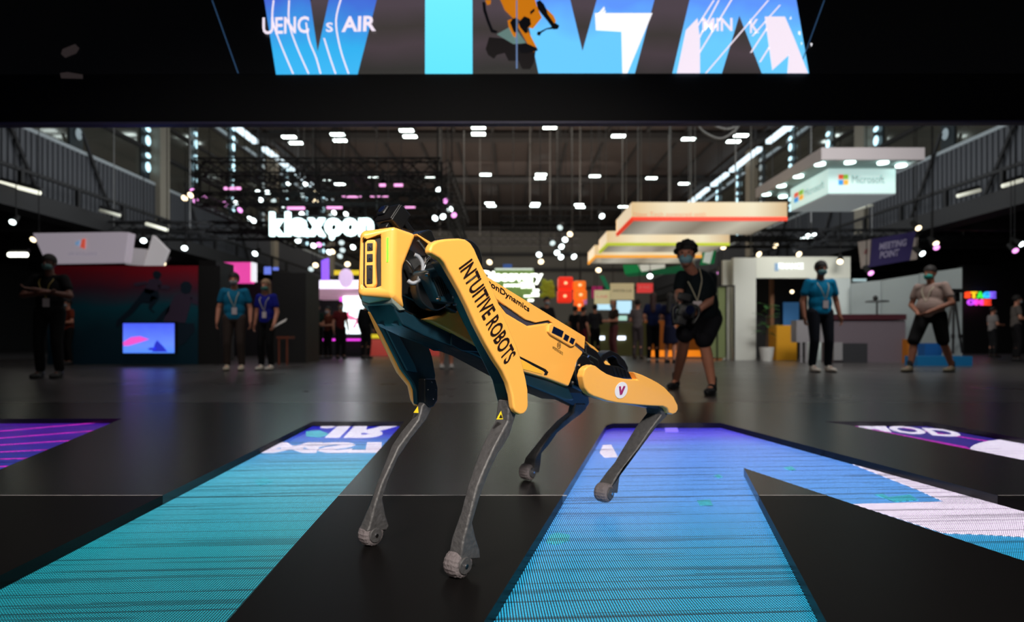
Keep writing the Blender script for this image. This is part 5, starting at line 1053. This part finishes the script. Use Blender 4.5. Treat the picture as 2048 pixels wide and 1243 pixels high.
# the camera operator, bent over his rig
d0 = 6.1
J = pose(1400, 785, 1.75, yaw=-.35, d=d0, wide=1.14)
def q(u, v, dd=0): return P(u, v, d0 + dd)
J.update(head=q(1372, 510, -.22), neck=q(1386, 542, -.08), ch=q(1392, 580, -.05), pel=q(1408, 635, .12), sh=[q(1360, 553, -.12), q(1424, 556, .0)], el=[q(1357, 590, -.2), q(1419, 603, -.12)], wr=[q(1359, 606, -.42), q(1394, 622, -.42)],
         hip=[q(1394, 640, .1), q(1424, 642, .12)], kn=[q(1370, 672, -.25), q(1408, 684, -.2)], an=[q(1356, 756, .35), q(1424, 768, .0)], s=.98)
J['b'] = V((q(1405, 780).x, d0, Z0)); J['toe'] = [V((-.6, -.8, 0)).normalized(), V((-.55, -.83, 0)).normalized()]
J['an'][0].z = Z0 + .09; J['an'][1].z = Z0 + .09; J['an'][0] = V((P(1352, 765, 6.75).x, 6.75, Z0 + .09)); J['an'][1] = V((P(1425, 780, 6.0).x, 6.0, Z0 + .09))
op = person(J, 'masked man with curly dark hair in black shirt and shorts, bending with a camera rig', (17, 26, 30), (18, 18, 24), hairkind='curly', hair=(22, 16, 14), shoe=(20, 20, 24), shorts=True, badge=True, voxel=.009, mask=(130, 175, 185))
bm, _ = prism(bmesh.new(), [q(1374, 560, -.35), q(1398, 562, -.35), q(1402, 584, -.35), q(1392, 602, -.38), q(1378, 592, -.36)], (0, .02, 0))
gim = thing('camera_gimbal', q(1372, 640, -.5), 'black handheld camera gimbal held by the bending man', 'camera')
for nm, u, v, sz in (('camera_body', 1372, 622, (.16, .11, .11)), ('battery', 1362, 640, (.10, .09, .09)), ('monitor', 1369, 594, (.13, .03, .07))): obj(nm, box(bmesh.new(), q(u, v, -.55), sz, Matrix.Rotation(.25, 3, 'Y')), M_blk, gim, bevel=.012)
obj('lens', cone(bmesh.new(), q(1378, 620, -.6), q(1380, 619, -.74), .045, .04, 20), M_lens, gim, smooth=False)
obj('gimbal_arm', tube(bmesh.new(), smoothpts([q(1348, 650, -.5), q(1346, 625, -.5), q(1352, 612, -.5), q(1392, 612, -.5), q(1397, 630, -.5), q(1385, 648, -.5)], 4), .018, 8), M_blk, gim, smooth=True)
obj('handle_bar', tube(bmesh.new(), [q(1352, 606, -.45), q(1396, 620, -.45)], .017, 8), M_blk, gim)
# blue shirt man
person(pose(1640, 744, 1.88, yaw=.05, arms='down', wide=1.16), 'man in bright blue shirt with white badge standing before the white stand', (0, 120, 165), (22, 26, 36), hair=(20, 16, 14), voxel=.010, shoe=(200, 190, 180), skin=M_skin2, glasses=True)
# walking man
person(pose(1862, 744, 1.80, yaw=-1.15, arms='clasp', stride=.42, wide=1.3), 'heavy man in beige shirt and black shorts walking left past the panels', (156, 134, 126), (14, 14, 16), skin=M_skin2, hair=(24, 18, 16), shorts=True, belly=.04, voxel=.010, mask=(40, 150, 140), shoe=(120, 110, 90), badge=True)
# couple
person(pose(469, 741, 1.74, yaw=.25, arms='down', wide=1.1), 'man in teal shirt and brown trousers, left one of the standing couple', (12, 104, 140), (58, 48, 44), hair=(20, 14, 12), voxel=.010, mask=(150, 150, 155), shoe=(190, 180, 160))
person(pose(533, 740, 1.64, yaw=-.1, arms='tablet', wide=.9), 'blonde woman in royal blue shirt and black trousers holding a tablet', (20, 28, 130), (12, 12, 14), hair=(150, 120, 90), hairkind='long', voxel=.010, mask=(70, 130, 120), shoe=(200, 195, 185))
tb_ = P(560, 646, 10.8); tbt = thing('tablet', tb_, 'pale flat tablet in the hand of the blonde woman', 'tablet'); obj('casing', box(bmesh.new(), tb_, (.26, .16, .012), Matrix.Rotation(-.5, 3, 'Y') @ Matrix.Rotation(.4, 3, 'X')), M_white, tbt, bevel=.004)
# guard with crossed arms
person(pose(100, 770, 1.76, yaw=.15, arms='crossed', wide=1.12, d=8.6), 'dark-dressed man with crossed arms and face mask at the far left', (16, 16, 18), (14, 14, 16), skin=mat('skin_dark', (104, 66, 54), .55), hair=(14, 12, 12), voxel=.010, mask=(90, 125, 125), shoe=(20, 20, 22), lany=(150, 130, 70))
# crowd
crowd = [(1093, 722, 1.66, .3, 'front', (18, 18, 22), (20, 20, 24), (20, 15, 12), 'short', 'woman in black jacket and mask just above the robot back', False, 15.5),
 (1150, 704, 1.60, 2.6, 'front', (16, 16, 20), (18, 18, 22), (20, 15, 12), 'short', 'person in black seen from behind below the red lanterns', False, 18.6),
 (1166, 706, 1.55, 2.2, 'down', (24, 18, 20), (84, 20, 30), (22, 16, 12), 'short', 'person with dark red trousers beside the orange lanterns', False, 18.0),
 (1190, 701, 1.68, 3.0, 'front', (40, 40, 46), (14, 14, 16), (16, 13, 12), 'short', 'man in dark grey jacket seen from behind', False, 19.0),
 (1228, 707, 1.74, -1.2, 'front', (52, 42, 34), (92, 48, 50), (50, 30, 20), 'bald', 'balding man in brown shirt and red trousers reading a tablet', False, 18.0),
 (1275, 709, 1.72, 2.7, 'front', (92, 84, 86), (66, 58, 60), (18, 14, 12), 'short', 'man in pale grey shirt seen from behind', False, 17.3),
 (1306, 719, 1.72, 2.9, 'front', (14, 26, 64), (14, 14, 18), (52, 24, 20), 'long', 'long-haired woman in navy shirt and white shoes seen from behind', False, 14.9),
 (1340, 722, 1.66, 2.5, 'front', (16, 22, 58), (16, 20, 44), (20, 14, 12), 'long', 'woman in dark blue dress beside the camera operator', True, 14.3),
 (635, 712, 1.60, .2, 'front', (20, 40, 34), (22, 20, 20), (24, 16, 14), 'short', 'person in dark green in front of the dark booth interior', False, 17.6),
 (657, 715, 1.52, -.4, 'front', (90, 40, 26), (16, 14, 16), (24, 16, 14), 'short', 'person in rust coloured top in front of the booth', False, 17.6),
 (681, 714, 1.66, .6, 'down', (92, 22, 26), (14, 12, 14), (24, 16, 14), 'short', 'person in dark red shirt beside the big white screen', False, 17.6),
 (731, 716, 1.75, 2.8, 'down', (14, 14, 18), (14, 14, 16), (14, 12, 12), 'short', 'person in a dark suit standing right of the white screen', False, 17.6),
 (893, 737, 1.60, .2, 'down', (60, 46, 44), (62, 44, 42), (40, 24, 16), 'long', 'woman in brown dress whose legs show behind the robot belly', True, None),
 (137, 716, 1.45, -.5, 'front', (120, 50, 30), (20, 18, 18), (24, 16, 14), 'short', 'person in orange top partly behind the guard', False, 13.2),
 (1985, 706, 1.6, 1.5, 'front', (130, 124, 122), (26, 26, 28), (24, 16, 14), 'short', 'person in white shirt below the rainbow letters', False, 19.0),
 (2032, 712, 1.7, 1.2, 'front', (100, 92, 88), (24, 22, 24), (24, 16, 14), 'short', 'person in pale shirt at the far right edge', False, 15.5),
 (437, 700, 1.6, .0, 'down', (170, 60, 20), (26, 22, 20), (24, 16, 14), 'short', 'person in orange shirt behind the teal shirt man', False, 14.9)]
for u, vf, H, yw_, arms, top, bot, hr_, hk, lab, sk, dd in crowd:
    person(pose(u, vf, H, yaw=yw_, arms=arms, d=dd, wide=.92), lab, top, bot, hair=hr_, hairkind=hk, voxel=.018, badge=False, skirt=sk, mask=(150, 160, 165), shoe=(190, 188, 184) if 'white shoes' in lab or 'brown dress' in lab else (26, 24, 26), sleeve=.95 if 'jacket' in lab or 'suit' in lab else .55)
resolve_labels()
